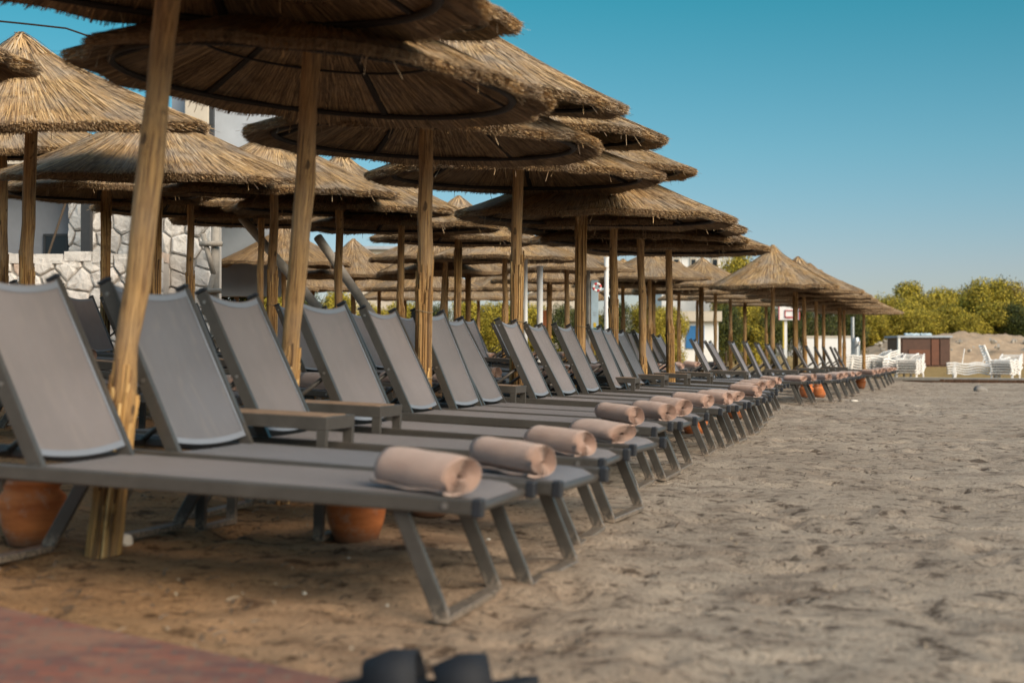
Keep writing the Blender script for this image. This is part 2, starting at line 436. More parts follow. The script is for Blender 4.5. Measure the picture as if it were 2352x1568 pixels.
# ------------------------------------------------------------------ sun lounger
def lounger_proto(sling, deg=62):
    root = empty('sun_lounger', (0, 0, 0))
    for sy in (-1, 1):
        mb = MB(); mb.box((-1.025, sy * .286, .33), (2.01, .030, .046)); link('side_rail', mb.mesh('side_rail', M['frame'], .006), root)
    # seat sling, sagging slightly
    mb = MB(); N = 26; K = 8
    vs = []
    for i in range(N + 1):
        x = -.03 - 1.40 * i / N
        for k in range(K + 1):
            y = -.274 + .548 * k / K
            z = .351 - .014 * (1 - (y / .274) ** 2) * (.4 + .6 * math.sin(math.pi * i / N)) - (.03 * max(0, 1 - i / 1.2) if i < 2 else 0)
            vs.append((x, y, z))
    mb.add(vs, [(i * (K + 1) + k, (i + 1) * (K + 1) + k, (i + 1) * (K + 1) + k + 1, i * (K + 1) + k + 1) for i in range(N) for k in range(K)])
    link('seat_sling', mb.mesh('seat_sling', sling, 0, True), root)
    # end tube + caps
    mb = MB(); mb.tube([(-.035, -.27, .318), (-.035, .27, .318)], .014, 10); mb.box((-.06, 0, .312), (.04, .54, .02))
    link('cross_bar', mb.mesh('cross_bar', M['frame_d'], 0, False), root)
    for sy in (-1, 1):
        mb = MB(); mb.box((-.008, sy * .286, .329), (.032, .036, .054)); link('end_cap', mb.mesh('end_cap', M['cap'], .006), root)
    # U-shaped leg frames
    for nmx, xt, xb in (('foot_leg_frame', -.247, -.105), ('head_leg_frame', -1.54, -1.71)):
        mb = MB()
        for sy in (-1, 1): mb.bar((xt, sy * .262, .315), (xb, sy * .262, .012), .018, .048, (0, 1, 0))
        dd = Vector((xb - xt, 0, -.303)).normalized()
        mb.bar((xb, -.2705, .010), (xb, .2705, .010), .048, .022, (1, 0, 0))
        link(nmx, mb.mesh(nmx, M['frame'], .004), root)
    # backrest
    ang = R(deg); d = Vector((-math.cos(ang), 0, math.sin(ang))); nf = Vector((math.sin(ang), 0, math.cos(ang)))
    h0 = Vector((-1.415, 0, .345))
    mb = MB()
    for sy in (-1, 1):
        a = h0 + Vector((0, sy * .257, 0)) - d * .03; mb.bar(a, a + d * .69, .024, .046, (0, 1, 0))
    a = h0 + d * .61 - nf * .012; mb.tube([a + Vector((0, -.25, 0)), a + Vector((0, .25, 0))], .012, 8)
    a = h0 + d * .27 - nf * .02; mb.tube([a + Vector((0, -.25, 0)), a + Vector((0, .25, 0))], .010, 8)
    link('backrest_frame', mb.mesh('backrest_frame', M['frame'], .0), root)
    def bp(s, y, off):      # point on the sling surface
        t = y / .243
        s0 = .015 + .018 * (t * t); s1 = .655 - .030 * (1 - t * t)
        ss = s0 + (s1 - s0) * s
        return h0 + d * ss + Vector((0, y, 0)) + nf * (.014 + off - .022 * (1 - t * t) * math.sin(math.pi * min(1, max(0, s))))
    N = 14; K = 10
    mb = MB(); vs = [bp(i / N, -.243 + .486 * k / K, 0) for i in range(N + 1) for k in range(K + 1)]
    mb.add(vs, [(i * (K + 1) + k, i * (K + 1) + k + 1, (i + 1) * (K + 1) + k + 1, (i + 1) * (K + 1) + k) for i in range(N) for k in range(K)])
    bs = link('backrest_sling', mb.mesh('backrest_sling', sling, 0, True), root)
    mb = MB()
    for y in (-1, 1):
        for i in range(N):
            mb.add([bp(i / N, y * .243, .003), bp(i / N, y * .232, .003), bp((i + 1) / N, y * .232, .003), bp((i + 1) / N, y * .243, .003)], [(0, 1, 2, 3)])
    for s0, s1 in ((0, .035), (.955, .99)):
        for k in range(K):
            y0 = -.232 + .464 * k / K; y1 = y0 + .0464
            mb.add([bp(s0, y0, .003), bp(s0, y1, .003), bp(s1, y1, .003), bp(s1, y0, .003)], [(0, 1, 2, 3)])
    link('piping', mb.mesh('piping', M['piping']), bs)
    for sy in (-1, 1):
        mb = MB(); a = h0 + d * .664 + Vector((0, sy * .257, 0)); mb.bar(a, a + d * .014, .028, .050, (0, 1, 0))
        link('end_cap', mb.mesh('end_cap', M['cap'], .003), root)
        mb = MB(); a = h0 + d * .27 + Vector((0, sy * .238, 0)) - nf * .01
        mb.tube([a, Vector((-1.87, sy * .238, .335))], .0115, 8); link('strut', mb.mesh('strut', M['frame_d'], 0, True), root)
    mb = MB()
    for sy in (-1, 1): mb.box((-1.86, sy * .255, .33), (.20, .03, .03))
    mb.box((-1.87, 0, .33), (.03, .50, .02)); mb.box((-2.01, 0, .33), (.03, .54, .03))
    link('ratchet', mb.mesh('ratchet', M['frame_d'], .003), root)
    for p in ((-.10, .302, .33), (-1.415, .271, .345)):
        for sy in (-1, 1):
            mb = MB(); mb.tube([(p[0], sy * (p[1] - .004), p[2]), (p[0], sy * (p[1] + .004), p[2])], .009, 10); link('bolt', mb.mesh('bolt', M['bolt']), root)
    for s_ in (.28, .62):
        for sy in (-1, 1):
            a = h0 + d * s_; mb = MB(); mb.tube([a + Vector((0, sy * .267, 0)), a + Vector((0, sy * .273, 0))], .007, 10)
            link('bolt', mb.mesh('bolt', M['bolt']), root)
    return root

def towel_mesh(seed, r=.060, L=.345, ecc=1.0):
    rnd = random.Random(seed); turns = 4.6; n = 120; t = .0062
    pitch = (r - .006) / turns
    ph = [rnd.uniform(0, 6.28) for _ in range(6)]; ph[2] = -2.1 - 2 * math.pi * turns + rnd.uniform(-.3, .3)
    def cen(i):
        a = 2 * math.pi * turns * i / n
        rr = .006 + pitch * a / (2 * math.pi)
        w = 1 + .08 * math.sin(2 * a + ph[0]) + (.09 * math.sin(3 * a + ph[1]) + .05 * math.sin(5 * a + ph[4])) * (1 - i / n) ** .7 + .02 * math.sin(a * .37 + ph[3])
        rr *= w
        return a + ph[2], rr
    mb = MB(); ML = 10
    rings = []
    for j in range(ML + 1):
        x = -L / 2 + L * j / ML
        ring = []
        for side in (0, 1):
            for i in range(n + 1):
                a, rr = cen(i)
                rr2 = rr + (pitch * .60 * min(1, (n - i + .6) / 5) if side else 0)
                edge = 0
                if j in (0, ML):
                    edge = (.009 * math.sin(a * 1.0 + ph[3]) + .006 * math.sin(2.3 * i / 10 + ph[4]) - .010 * (1 - i / n)) * (1 if j else -1)
                if j in (0, ML): rr2 = rr2 - (.0035 if side else -.0012)
                bulge = 1 + .05 * math.sin(math.pi * j / ML) + .014 * math.sin(j * 1.3 + a + ph[5]) + .012 * math.sin(j * .8 - 2 * a + ph[4])
                ring.append((x + edge, rr2 * math.cos(a) * bulge * (1.04 * ecc), rr2 * math.sin(a) * bulge * .92 / ecc))
        rings.append(ring)
    vs = [p for ring in rings for p in ring]; m_ = 2 * (n + 1); fs = []
    for j in range(ML):
        for i in range(n):
            a = j * m_ + i; fs.append((a, a + m_, a + m_ + 1, a + 1))
            a = j * m_ + n + 1 + i; fs.append((a, a + 1, a + m_ + 1, a + m_))
        a = j * m_ + n; b2 = j * m_ + m_ - 1
        fs.append((a, a + m_, b2 + m_, b2))
    for j, fl in ((0, 1), (ML, 0)):
        for i in range(n):
            q = (j * m_ + i, j * m_ + i + 1, j * m_ + n + 2 + i, j * m_ + n + 1 + i)
            fs.append(q if fl else q[::-1])
    mb.add(vs, fs)
    zb = min(v[2] for v in mb.v)
    # loose tail under the roll
    tail = []
    for j in range(9):
        x = -L / 2 * .98 + L * .96 * j / 8
        for (y, z) in ((.01, zb + .002), (-.035, zb + .001), (-.062 - .006 * math.sin(j * 1.7 + seed), zb + .006 + .004 * math.sin(j + seed))):
            tail.append((x, y, z)); 
        for (y, z) in ((.01, zb + .009), (-.035, zb + .009), (-.064 - .006 * math.sin(j * 1.7 + seed), zb + .014 + .004 * math.sin(j + seed))):
            tail.append((x, y, z))
    fs = []
    for j in range(8):
        o = j * 6
        for k in range(2):
            fs.append((o + k, o + k + 1, o + 6 + k + 1, o + 6 + k)); fs.append((o + 3 + k, o + 9 + k, o + 10 + k, o + 4 + k))
        fs.append((o + 2, o + 5, o + 11, o + 8))
    for o in (0, 48):
        for k in range(2): fs.append((o + k, o + 3 + k, o + 4 + k, o + k + 1))
    mb.add(tail, fs)
    me = mb.mesh('rolled_towel', M['towel'], 0, True)
    zz = min(v.co.z for v in me.vertices)
    for v in me.vertices: v.co.z -= zz
    return me

def table_proto():
    root = empty('side_table', (0, 0, 0)); L, W, H = .54, .29, .475
    mb = MB()
    for sy in (-1, 1):
        mb.box((-L / 2, sy * (W / 2 - .0125), H - .025), (L, .025, .05))
        for sx in (0, 1): mb.box((-L * sx + (-.02 if not sx else .02), sy * (W / 2 - .0125), (H - .05) / 2), (.04, .025, H - .05))
    for sx in (0, 1):
        mb.box((-L * sx + (-.0125 if not sx else .0125), 0, H - .0255), (.025, W - .05, .05))
        mb.box((-L * sx + (-.02 if not sx else .02), 0, .012), (.038, W - .05, .02))
    link('table_frame', mb.mesh('table_frame', M['frame'], .002), root)
    mb = MB()
    for k in range(7):
        w = (L - .056) / 7; mb.box((-.028 - w * (k + .5), 0, H - .006), (w - .006, W - .052, .016))
    link('slatted_top', mb.mesh('slatted_top', M['slat'], .0), root)
    return root

loungers = [lounger_proto(M['sling']), lounger_proto(M['sling2']), lounger_proto(M['sling'], 59.5), lounger_proto(M['sling'], 64.5), lounger_proto(M['sling2'], 61)]
towels = [towel_mesh(s, r, l, e) for s, r, l, e in ((1, .058, .345, 1.0), (2, .057, .33, 1.14), (3, .053, .32, .95), (4, .056, .345, 1.22), (5, .056, .33, 1.03), (6, .059, .315, 1.1))]
used = {k: False for k in range(5)}
def place_lounger(foot, yaw, tilt, label, group, kind=0):
    """foot: world point of the near bottom corner of the foot leg frame"""
    o = loungers[kind] if not used[kind] else copy_tree(loungers[kind]); used[kind] = True
    m3 = Matrix.Rotation(yaw, 3, 'Z')
    off = m3 @ Vector((-.105, -.271, 0))
    p = Vector(foot) - off
    o.location = (p.x, p.y, foot[2]); o.rotation_euler = (0, tilt, yaw)
    tag(o, label, 'sun lounger', group); return o
def local_to_world(o, v):
    return o.location + (o.rotation_euler.to_matrix() @ Vector(v))
tcount = [0]
def place_towel(lo, label, group, dx=-.235, dy=-.10, dyaw=0.0, flip=False):
    k = tcount[0]; tcount[0] += 1
    t = link('rolled_towel', towels[k % 6] if k > 1 else towels[0 if k == 0 else 4])
    t.location = local_to_world(lo, (dx, dy, .350))
    e = lo.rotation_euler; t.rotation_euler = (0, e[1], e[2] + dyaw - R(33) - math.atan2(t.location.x, t.location.y) * .8 + (math.pi if flip else 0))
    tag(t, label, 'towel', group); return t

ROWYAW = -ROW
# front row (bottom near corner of the foot frame, px / depth)
front = [(1014, 3.96), (1207, 4.55), (1319, 5.50), (1399, 6.33), (1457, 7.72), (1520, 8.38), (1555, 9.0), (1620, 10.4), (1660, 11.1),
         (1691, 11.9), (1727, 13.1), (1738, 14.0), (1748, 14.9), (1761, 16.2), (1782, 18.3),
         (1839, 20.7), (1866, 21.5), (1909, 22.4), (1930, 23.3), (1945, 25.0), (1959, 26.4), (1972, 27.7), (2005, 29.6), (2020, 31.2), (2033, 33.4), (2041, 35.3), (2048, 37.2), (2053, 39.0)]
front_yaw = [0, -3.0, 1.5, -4.0, 0.5, -.5, 0, 1, 0, -1, 0, 1, 0, -1, 0, 1, -1, 0, 1, 0, -1, 1, 0, 0, 1, 0, 0, 0]
front_lo = []
flabels = {0: 'nearest grey sun lounger of the front row, carrying the largest peach towel roll',
           1: 'second front row sun lounger with darker bluish fabric, right of the nearest reed pole',
           2: 'third grey sun lounger of the front row beside the nearest low side table',
           3: 'fourth grey sun lounger of the front row, backrest just right of the second reed pole'}
for i, (px, Y) in enumerate(front):
    p = on_ground(px, Y)
    lab = flabels.get(i, 'grey sling sun lounger on slanted metal legs, %s from the camera in the front row' % nm(i))
    tl = .045 if i < 15 else .02
    lo = place_lounger(p, ROWYAW + R(front_yaw[i]), tl, lab, 'sun loungers in the front row', 1 if i == 1 else (0 if i < 5 else [2, 0, 3, 0, 4, 3, 2, 0][i % 8]))
    front_lo.append(lo)
    tlab = {0: 'largest rolled peach towel, on the foot end of the nearest lounger', 1: 'rolled peach towel second from the camera, its spiral end just right of the largest roll'}.get(
        i, 'rolled peach towel on the foot end of the %s lounger of the front row' % nm(i))
    place_towel(lo, tlab, 'rolled towels on the front row', dx=-.225 + (random.uniform(-.035, .03) if i > 1 else 0), dy=-.10 + random.uniform(-.02, .03), dyaw=R(random.uniform(-12, 7) if i > 1 else 0))

# back rows of loungers: position by pole-row coordinates
def uv(u, t): return Vector((u * CR + t * SR, -u * SR + t * CR, 0))
row2_t = [7.3, 7.95, 9.25, 9.9, 11.2, 11.85, 13.1, 13.75, 15.0, 15.6, 16.9, 17.5, 18.9, 19.5, 21.0, 21.6, 23.2, 23.8, 25.4, 26.0, 28.0, 28.7, 30.8, 31.5]
for i, t in enumerate(row2_t):
    p = uv(-4.0 + random.uniform(-.08, .08), t); p.z = float(ground(p.x, p.y))
    lo = place_lounger(p, ROWYAW + R(random.uniform(-2, 2)), .075, 'grey sling sun lounger of the second row, %s from the left edge of the photo' % nm(i), 'sun loungers in the second row', [0, 3, 2, 4, 0][i % 5])
    place_towel(lo, 'rolled pinkish towel on the %s lounger of the second row counted from the left' % nm(i), 'rolled towels on the second row', dyaw=R(random.uniform(-20, 20)), flip=(i % 3 == 1))
row3_t = [10.8, 11.5, 13.0, 13.7, 15.3, 16.0, 17.8, 18.5, 20.4, 21.1, 23.2, 23.9, 26.2, 27.0, 29.2, 30.0]
for i, t in enumerate(row3_t):
    p = uv(-6.9 + random.uniform(-.1, .1), t); p.z = float(ground(p.x, p.y))
    lo = place_lounger(p, ROWYAW + R(random.uniform(-3, 3)), .055, 'small distant grey sun lounger of the third row, %s from the left' % nm(i), 'sun loungers in the third row', 0)
    if i % 2 == 0: place_towel(lo, 'rolled towel on the %s distant lounger of the third row from the left' % nm(i), 'rolled towels on the third row', dyaw=R(random.uniform(-20, 20)))

# side tables
tp = table_proto(); tused = [False]
tabs = [(740, 5.45), (865, 6.42), (1179, 9.95), (1330, 12.4), (1454, 13.7), (1522, 15.4), (1575, 16.6), (1628, 18.0), (1712, 20.2), (1830, 23.4), (1893, 27.0), (1945, 31.5)]
for i, (px, Y) in enumerate(tabs):
    o = tp if not tused[0] else copy_tree(tp); tused[0] = True
    p = on_ground(px, Y); m3 = Matrix.Rotation(ROWYAW, 3, 'Z')
    p = p - m3 @ Vector((0, -.145, 0)); o.location = p; o.rotation_euler = (0, .04, ROWYAW)
    tag(o, {0: 'nearest low grey side table with wooden slat top, between second and third loungers'}.get(i, 'low grey bench-shaped side table with slat top, %s from the camera in the front row' % nm(i)), 'side table', 'low side tables beside the loungers')
for i, t in enumerate([10.55, 12.5, 14.4, 16.3, 8.65, 18.2]):
    o = copy_tree(tp); p = uv(-5.0, t - .12); p.z = float(ground(p.x, p.y)); o.location = p; o.rotation_euler = (0, .07, ROWYAW)
    tag(o, 'small grey side table in the second row of loungers, %s in depth' % nm([1, 2, 3, 4, 0, 5][i]), 'side table', 'low side tables in the second row')

# ------------------------------------------------------------------ thatched umbrellas
def canopy_mesh(seed, RR=1.27, H=.80, nreed=14000, nunder=6500, nedge=6500):
    rnd = random.Random(seed)
    pr = [(rnd.uniform(0, 6.28), rnd.choice([2, 3, 5, 7, 11])) for _ in range(5)]
    def rim(a): return RR * (1 + .012 * sum(math.sin(k * a + p) for p, k in pr[:4]))
    def drp(a): return .010 * math.sin(3 * a + pr[4][0]) + .006 * math.sin(7 * a + pr[1][0])
    def top(a, t):      # t: 0 apex .. 1 rim
        z = H * ((1 - t) * .84 + .16 * (1 - t) ** 3) + (.03 if t > .985 else 0) * 0
        z += drp(a) * t * t +   .007 * math.sin(9 * a + 5 * t + pr[0][0]) * t +   .006 * math.sin(17 * a - 9 * t + pr[2][0]) * t
        z += .025 * max(0, (1 - t / .10))
        return Vector((rim(a) * t * math.cos(a), rim(a) * t * math.sin(a), z + .055))
    def low(a, t):
        p = top(a, t); return Vector((p.x * .985, p.y * .985, p.z - .065))
    mb = MB()
    # shell
    A = 72; T = 14; vs = []; pol = []
    for fn in (top, low):
        for i in range(T + 1):
            for k in range(A):
                t = max(.01, i / T); vs.append(fn(2 * math.pi * k / A, t * .985))
    fs = []
    n0 = (T + 1) * A
    for i in range(T):
        for k in range(A):
            a = i * A + k; b2 = i * A + (k + 1) % A
            fs.append((a, a + A, b2 + A, b2)); fs.append((n0 + a, n0 + b2, n0 + b2 + A, n0 + a + A))
    for k in range(A):
        a = T * A + k; b2 = T * A + (k + 1) % A; fs.append((a, n0 + a, n0 + b2, b2))
    mb.cur = 0; mb.add(vs, fs); nshell = len(vs)
    mb.cur = 1
    for i in range(nreed):                    # top reeds
        a = rnd.uniform(0, 2 * math.pi); t0 = rnd.random() ** .62 * .97; L = rnd.uniform(.18, .45) / RR
        t1 = t0 + L; 
        if t1 > .985: t1 = rnd.uniform(.975, 1.008)
        da = rnd.gauss(0, .045) ; off = rnd.uniform(.002, .016); lift = rnd.random() ** 4 * .015
        p0 = top(a, t0); tm = (t0 + t1) / 2; p1 = top(a + da * L * .5 / max(tm, .2), tm); p2 = top(a + da * L / max(t1, .2), t1)
        p0.z += off * .6; p1.z += off + .003; p2.z += off + lift
        mb.ribbon([p0, p1, p2], (-math.sin(a), math.cos(a), rnd.uniform(-.4, .4)), rnd.uniform(.0028, .0060))
    for i in range(nedge):                    # cut ends round the rim
        a = rnd.uniform(0, 2 * math.pi); dz = rnd.random()
        p = top(a, .975); p.z -= dz * .065
        st = p - Vector((math.cos(a), math.sin(a), 0)) * rnd.uniform(.03, .10) + Vector((0, 0, .03))
        ln = rnd.uniform(.028, .050) - dz * .02
        if rnd.random() < .02: ln += rnd.uniform(.02, .06)
        en = p + Vector((math.cos(a + rnd.gauss(0, .25)), math.sin(a + rnd.gauss(0, .25)), rnd.uniform(-.7, .1))) * ln
        mb.ribbon([st, en], (-math.sin(a), math.cos(a), rnd.uniform(-1, 1)), rnd.uniform(.003, .006))
    for i in range(36):                       # strays
        a = rnd.uniform(0, 2 * math.pi); p = low(a, rnd.uniform(.9, 1.0))
        en = p + Vector((math.cos(a) * .03 + rnd.gauss(0, .02), math.sin(a) * .03 + rnd.gauss(0, .02), -rnd.uniform(.04, .13)))
        mb.ribbon([p, en], (-math.sin(a), math.cos(a), 0), .004)
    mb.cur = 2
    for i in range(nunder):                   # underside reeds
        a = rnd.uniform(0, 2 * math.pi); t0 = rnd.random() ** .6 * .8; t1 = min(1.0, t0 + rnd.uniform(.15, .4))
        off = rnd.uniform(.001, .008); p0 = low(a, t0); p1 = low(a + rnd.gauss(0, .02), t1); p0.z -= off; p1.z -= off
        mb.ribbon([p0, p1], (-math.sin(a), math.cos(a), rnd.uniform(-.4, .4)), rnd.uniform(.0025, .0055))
    mb.cur = 1
    for i in range(160):                      # tuft at the apex
        a = rnd.uniform(0, 6.28); p = Vector((rnd.gauss(0, .015), rnd.gauss(0, .015), H + .07 + rnd.uniform(0, .03)))
        e = top(a, rnd.uniform(.1, .2)); e.z += .02
        mb.ribbon([p, (p + e) / 2 + Vector((0, 0, .015)), e], (-math.sin(a), math.cos(a), 0), .010)
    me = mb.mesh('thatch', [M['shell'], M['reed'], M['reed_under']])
    at = me.attributes.new('polar', 'FLOAT_VECTOR', 'POINT')
    co = np.array(mb.v); pol = np.zeros((len(co), 3)); pol[:, 0] = np.arctan2(co[:, 1], co[:, 0]); pol[:, 1] = np.hypot(co[:, 0], co[:, 1])
    at.data.foreach_set('vector', pol.ravel()); return me
canopies = [canopy_mesh(s) for s in (11, 12, 13, 14)]
canopy_small = canopy_mesh(21, nreed=3500, nunder=900, nedge=1500)
RH = 2.02      # rim underside height above the base
mb = MB()
def pole_mesh(seed, wrap_top):
    rnd = random.Random(seed); H = RH + .44
    mb = MB(); n = 14; prof = []
    pts = []; rs_ = []
    for i in range(13):
        z = -.12 + (H + .12) * i / 12
        pts.append((rnd.gauss(0, .005), rnd.gauss(0, .005), z)); rs_.append(.048 - .006 * i / 12 + rnd.gauss(0, .002))
    mb.tube(pts, .05, n, True, rs_)
    core = mb.mesh('pole', M['pole'], 0, True)
    mb = MB()
    for i in range(62):
        a = rnd.uniform(0, 6.28); r0 = rnd.uniform(.042, .052); zt = wrap_top + rnd.gauss(0, .07) if rnd.random() < .8 else rnd.uniform(.3 * wrap_top, wrap_top)
        z0 = -.05 if rnd.random() < .8 else rnd.uniform(.1, .7); rr = rnd.uniform(.0035, .0068); pts = []; tw = rnd.gauss(0, .12)
        N = 8
        for k in range(N + 1):
            z = z0 + (zt - z0) * k / N; aa = a + tw * k / N + .03 * math.sin(k * 2 + i)
            r1 = r0 + .006 * math.exp(-max(0, z) * 5) + rnd.gauss(0, .001) + (rnd.uniform(0, .01) if k == N else 0)
            if .5 < z < 1.6: r1 -= .002
            pts.append((r1 * math.cos(aa), r1 * math.sin(aa), z))
        mb.tube(pts, rr, 5)
    wrap = mb.mesh('reed_wrap', M['wrap'], 0, True)
    mb = MB()
    for z in (0,):
        mb.tube([(.057 * math.cos(a), .057 * math.sin(a), z + .006 * math.sin(a * 2)) for a in np.linspace(0, 6.28, 22)], .003, 5)
    tie = mb.mesh('tie', M['twine'])
    return core, wrap, tie
poles = [pole_mesh(s, w) for s, w in ((31, .55), (32, 1.05), (33, 1.9), (34, 1.2))]
def hoop_mesh(rad, z, r):
    mb = MB(); n = 48
    pts = [(rad * math.cos(2 * math.pi * k / n), rad * math.sin(2 * math.pi * k / n), z) for k in range(n + 1)]
    mb.tube(pts, r, 6, False); return mb.mesh('hoop', M['rafter'], 0, True)
def slope_z(t): return .80 * ((1 - t) * .84 + .16 * (1 - t) ** 3) + .055 - .065 - .02
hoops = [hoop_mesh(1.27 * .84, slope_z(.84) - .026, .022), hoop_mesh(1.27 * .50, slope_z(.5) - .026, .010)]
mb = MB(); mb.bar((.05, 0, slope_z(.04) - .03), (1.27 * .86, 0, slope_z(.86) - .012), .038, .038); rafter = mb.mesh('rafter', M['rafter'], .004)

def umbrella(base, lean, cx, cy, yf, yb, label, group, R_=1.27, detail=True, var=0, roll=0.0, spin=None, hs=1.0, tier=None):
    """base: foot of the pole; lean: pole lean to the right (deg); cx, cy: canopy centre on plan;
    yf, yb: image heights of the near and far rim, which give rim height and tilt"""
    zf, zb = hgt(yf, cy - R_), hgt(yb, cy + R_)
    zc = (zf + zb) / 2; pitch = math.asin(max(-.2, min(.2, (zb - zf) / (2 * R_))))
    root = empty('thatched_umbrella', base, (0, 0, 0))
    s = R_ / 1.27; sp = spin if spin is not None else random.uniform(0, 6.28)
    core, wrap, tie = poles[var % 4]
    rh = zc - base[2]; pz = (rh + (.26 if tier else 0)) / RH / math.cos(R(lean))
    for me, n_ in ((core, 'pole'), (wrap, 'reed_wrap')):
        o = link(n_, me, root); o.scale = (1, 1, pz); o.matrix_basis = Matrix.Rotation(R(lean), 4, 'Y') @ Matrix.Rotation(sp, 4, 'Z') @ Matrix.Diagonal((1, 1, pz, 1))
    if detail:
        for z in ((.3,) if var % 4 == 0 else (.55, .95)):
            o = link('tie', tie, root); o.matrix_basis = Matrix.Rotation(R(lean), 4, 'Y') @ Matrix.Translation((0, 0, z))
    Mc = Matrix.Translation((cx - base[0], cy - base[1], rh)) @ Matrix.Rotation(R(roll), 4, 'Y') @ Matrix.Rotation(pitch, 4, 'X') @ Matrix.Rotation(sp, 4, 'Z') @ Matrix.Diagonal((s, s, s * hs, 1))
    th = link('thatch', canopies[var % 4] if detail else canopy_small, root); th.matrix_basis = Mc
    if tier:
        tx, tyf, tyb, tR, troll = tier
        z1, z2 = hgt(tyf, cy - tR), hgt(tyb, cy + tR); tp_ = math.asin(max(-.2, min(.2, (z2 - z1) / (2 * tR)))); q = tR / 1.27
        M2 = Matrix.Translation((spot(tx, cy) - base[0], 0, (z1 + z2) / 2 - base[2])) @ Matrix.Rotation(R(troll), 4, 'Y') @ Matrix.Rotation(tp_, 4, 'X') @ Matrix.Rotation(sp + 1.3, 4, 'Z') @ Matrix.Diagonal((q, q, q * .74, 1))
        o = link('upper_thatch', canopies[(var + 1) % 4], root); o.matrix_basis = M2
        o = link('hoop', hoops[0], root); o.matrix_basis = M2
    if detail:
        for h_ in hoops:
            o = link('hoop', h_, root); o.matrix_basis = Mc
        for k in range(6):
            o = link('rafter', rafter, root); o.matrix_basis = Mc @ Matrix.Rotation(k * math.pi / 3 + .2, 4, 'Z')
    tag(root, label, 'umbrella', group); return root
def auto_y(Y, zabs, tilt=2.5, R_=1.27):
    d = R_ * math.sin(R(tilt)); return HY - (zabs - d - CH) / (Y - R_) * F, HY - (zabs + d - CH) / (Y + R_) * F

# front row: pole foot px, depth, lean, canopy centre px, near rim py, far rim py, radius, roll, mesh
UF = [(238, 4.93, 6.6, 362, None, None, 1.16, 5.0, 0), (640, 6.62, 4.4, 722, 104, 285, 1.10, 5.0, 0), (968, 8.7, .8, 975, 287, 380, 1.09, 2.4, 2), (1185, 11.45, .4, 1186, 387, 446, 1.18, .9, 3),
      (1330, 13.3, .6, 1368, 492, 527, 1.3, 1.4, 1), (1408, 15.2, .2, 1432, 515, 548, 1.27, 1, 3), (1478, 16.5, -.8, 1472, 548, 572, 1.25, .5, 0), (1542, 17.8, -1.0, 1545, 568, 590, 1.22, .5, 2),
      (1775, 28.5, 0, 1775, None, None, 1.27, 0, 0), (1827, 30.5, 0, 1832, None, None, 1.42, .5, 1), (1850, 33, -1, 1858, None, None, 1.45, 1, 2), (1875, 35.5, 0, 1882, None, None, 1.45, .5, 3),
      (1892, 38, 0, 1900, None, None, 1.45, 0, 0), (1929, 40.5, 0, 1932, None, None, 1.42, 1, 1), (1939, 43, 0, 1944, None, None, 1.42, 0, 2), (1984, 45.5, 0, 1975, None, None, 1.35, .5, 3)]
TIER = {1: (668, -15, 82, 1.07, 3.5), 2: (1003, 190, 256, 1.17, 5.0), 3: (1188, 290, 347, 1.20, 2.0), 4: (1338, 378, 418, 1.06, 1.5)}
ulab = {0: 'nearest thatched umbrella, cut off by the top edge, on a reed pole leaning right', 1: 'second thatched umbrella of the front row with its dark underside and large tilted rim',
        2: 'third thatched umbrella of the front row, on an upright pole right of the leaning ones', 3: 'fourth thatched umbrella of the front row, its rim just below the third',
        8: 'pointed thatched umbrella standing apart at the start of the far group', 15: 'farthest thatched umbrella of the front row, pole beside the stacked white loungers'}
for i, (px, Y, lean, cpx, yf, yb, R_, roll, var) in enumerate(UF):
    b_ = on_ground(px, Y)
    if yf is None: yf, yb = auto_y(Y, 2.045 if i == 0 else 2.06, 3.5 if i == 0 else 1.0, R_)
    umbrella(b_, lean, spot(cpx, Y), Y, yf, yb, ulab.get(i, 'thatched reed umbrella, %s from the camera in the front row' % nm(i)), 'thatched umbrellas in the front row', R_, i < 9, [0, 2, 1, 3][var], roll, spin=[.3, 1.1, .75, .2][i] if i < 4 else None, hs=.74 if i < 8 else (1.0 if i == 8 else .80), tier=TIER.get(i))
# second row
UR2 = [(-520, 7.4, None, None, 0), (52, 9.7, 302, 304, 1.5), (352, 11.9, 412, 420, .5), (622, 14.0, 442, 456, .8), (778, 15.8, 478, 500, 0), (918, 17.8, 515, 540, .5), (1048, 20.2, 548, 566, .8), (1160, 23, None, None, 0), (1302, 26, None, None, 0), (1492, 29, None, None, 0), (1611, 32, None, None, 0)]
for i, (px, Y, yf, yb, lean) in enumerate(UR2):
    b_ = on_ground(px, Y)
    if yf is None: yf, yb = auto_y(Y, 2.27, 5 if i == 0 else 2)
    umbrella(b_, lean, b_[0] + .02, Y, yf, yb, 'thatched reed umbrella of the second row, %s from the left edge' % nm(i), 'thatched umbrellas in the second row', 1.25, i < 8, i, random.uniform(-.5, 1.2), hs=.76)
UR3 = [(5, 13.2, 350, 372), (240, 15.6, 432, 470), (437, 17.6, 470, 502), (597, 19.4, 500, 525), (1009, 24, None, None), (1075, 27, None, None), (1431, 33, None, None), (1643, 37, None, None), (1678, 40, None, None), (1711, 43, None, None), (1760, 46, None, None)]
for i, (px, Y, yf, yb) in enumerate(UR3):
    b_ = on_ground(px, Y)
    if yf is None: yf, yb = auto_y(Y, 2.32, 1.5)
    umbrella(b_, [0, .4, 0, .3, 3, 0, 0, 0, 0, 0, 0][i], b_[0], Y, yf, yb, 'thatched reed umbrella of the third row, %s from the left edge' % nm(i), 'thatched umbrellas in the third row', 1.2, i < 4, i + 1, hs=.78)
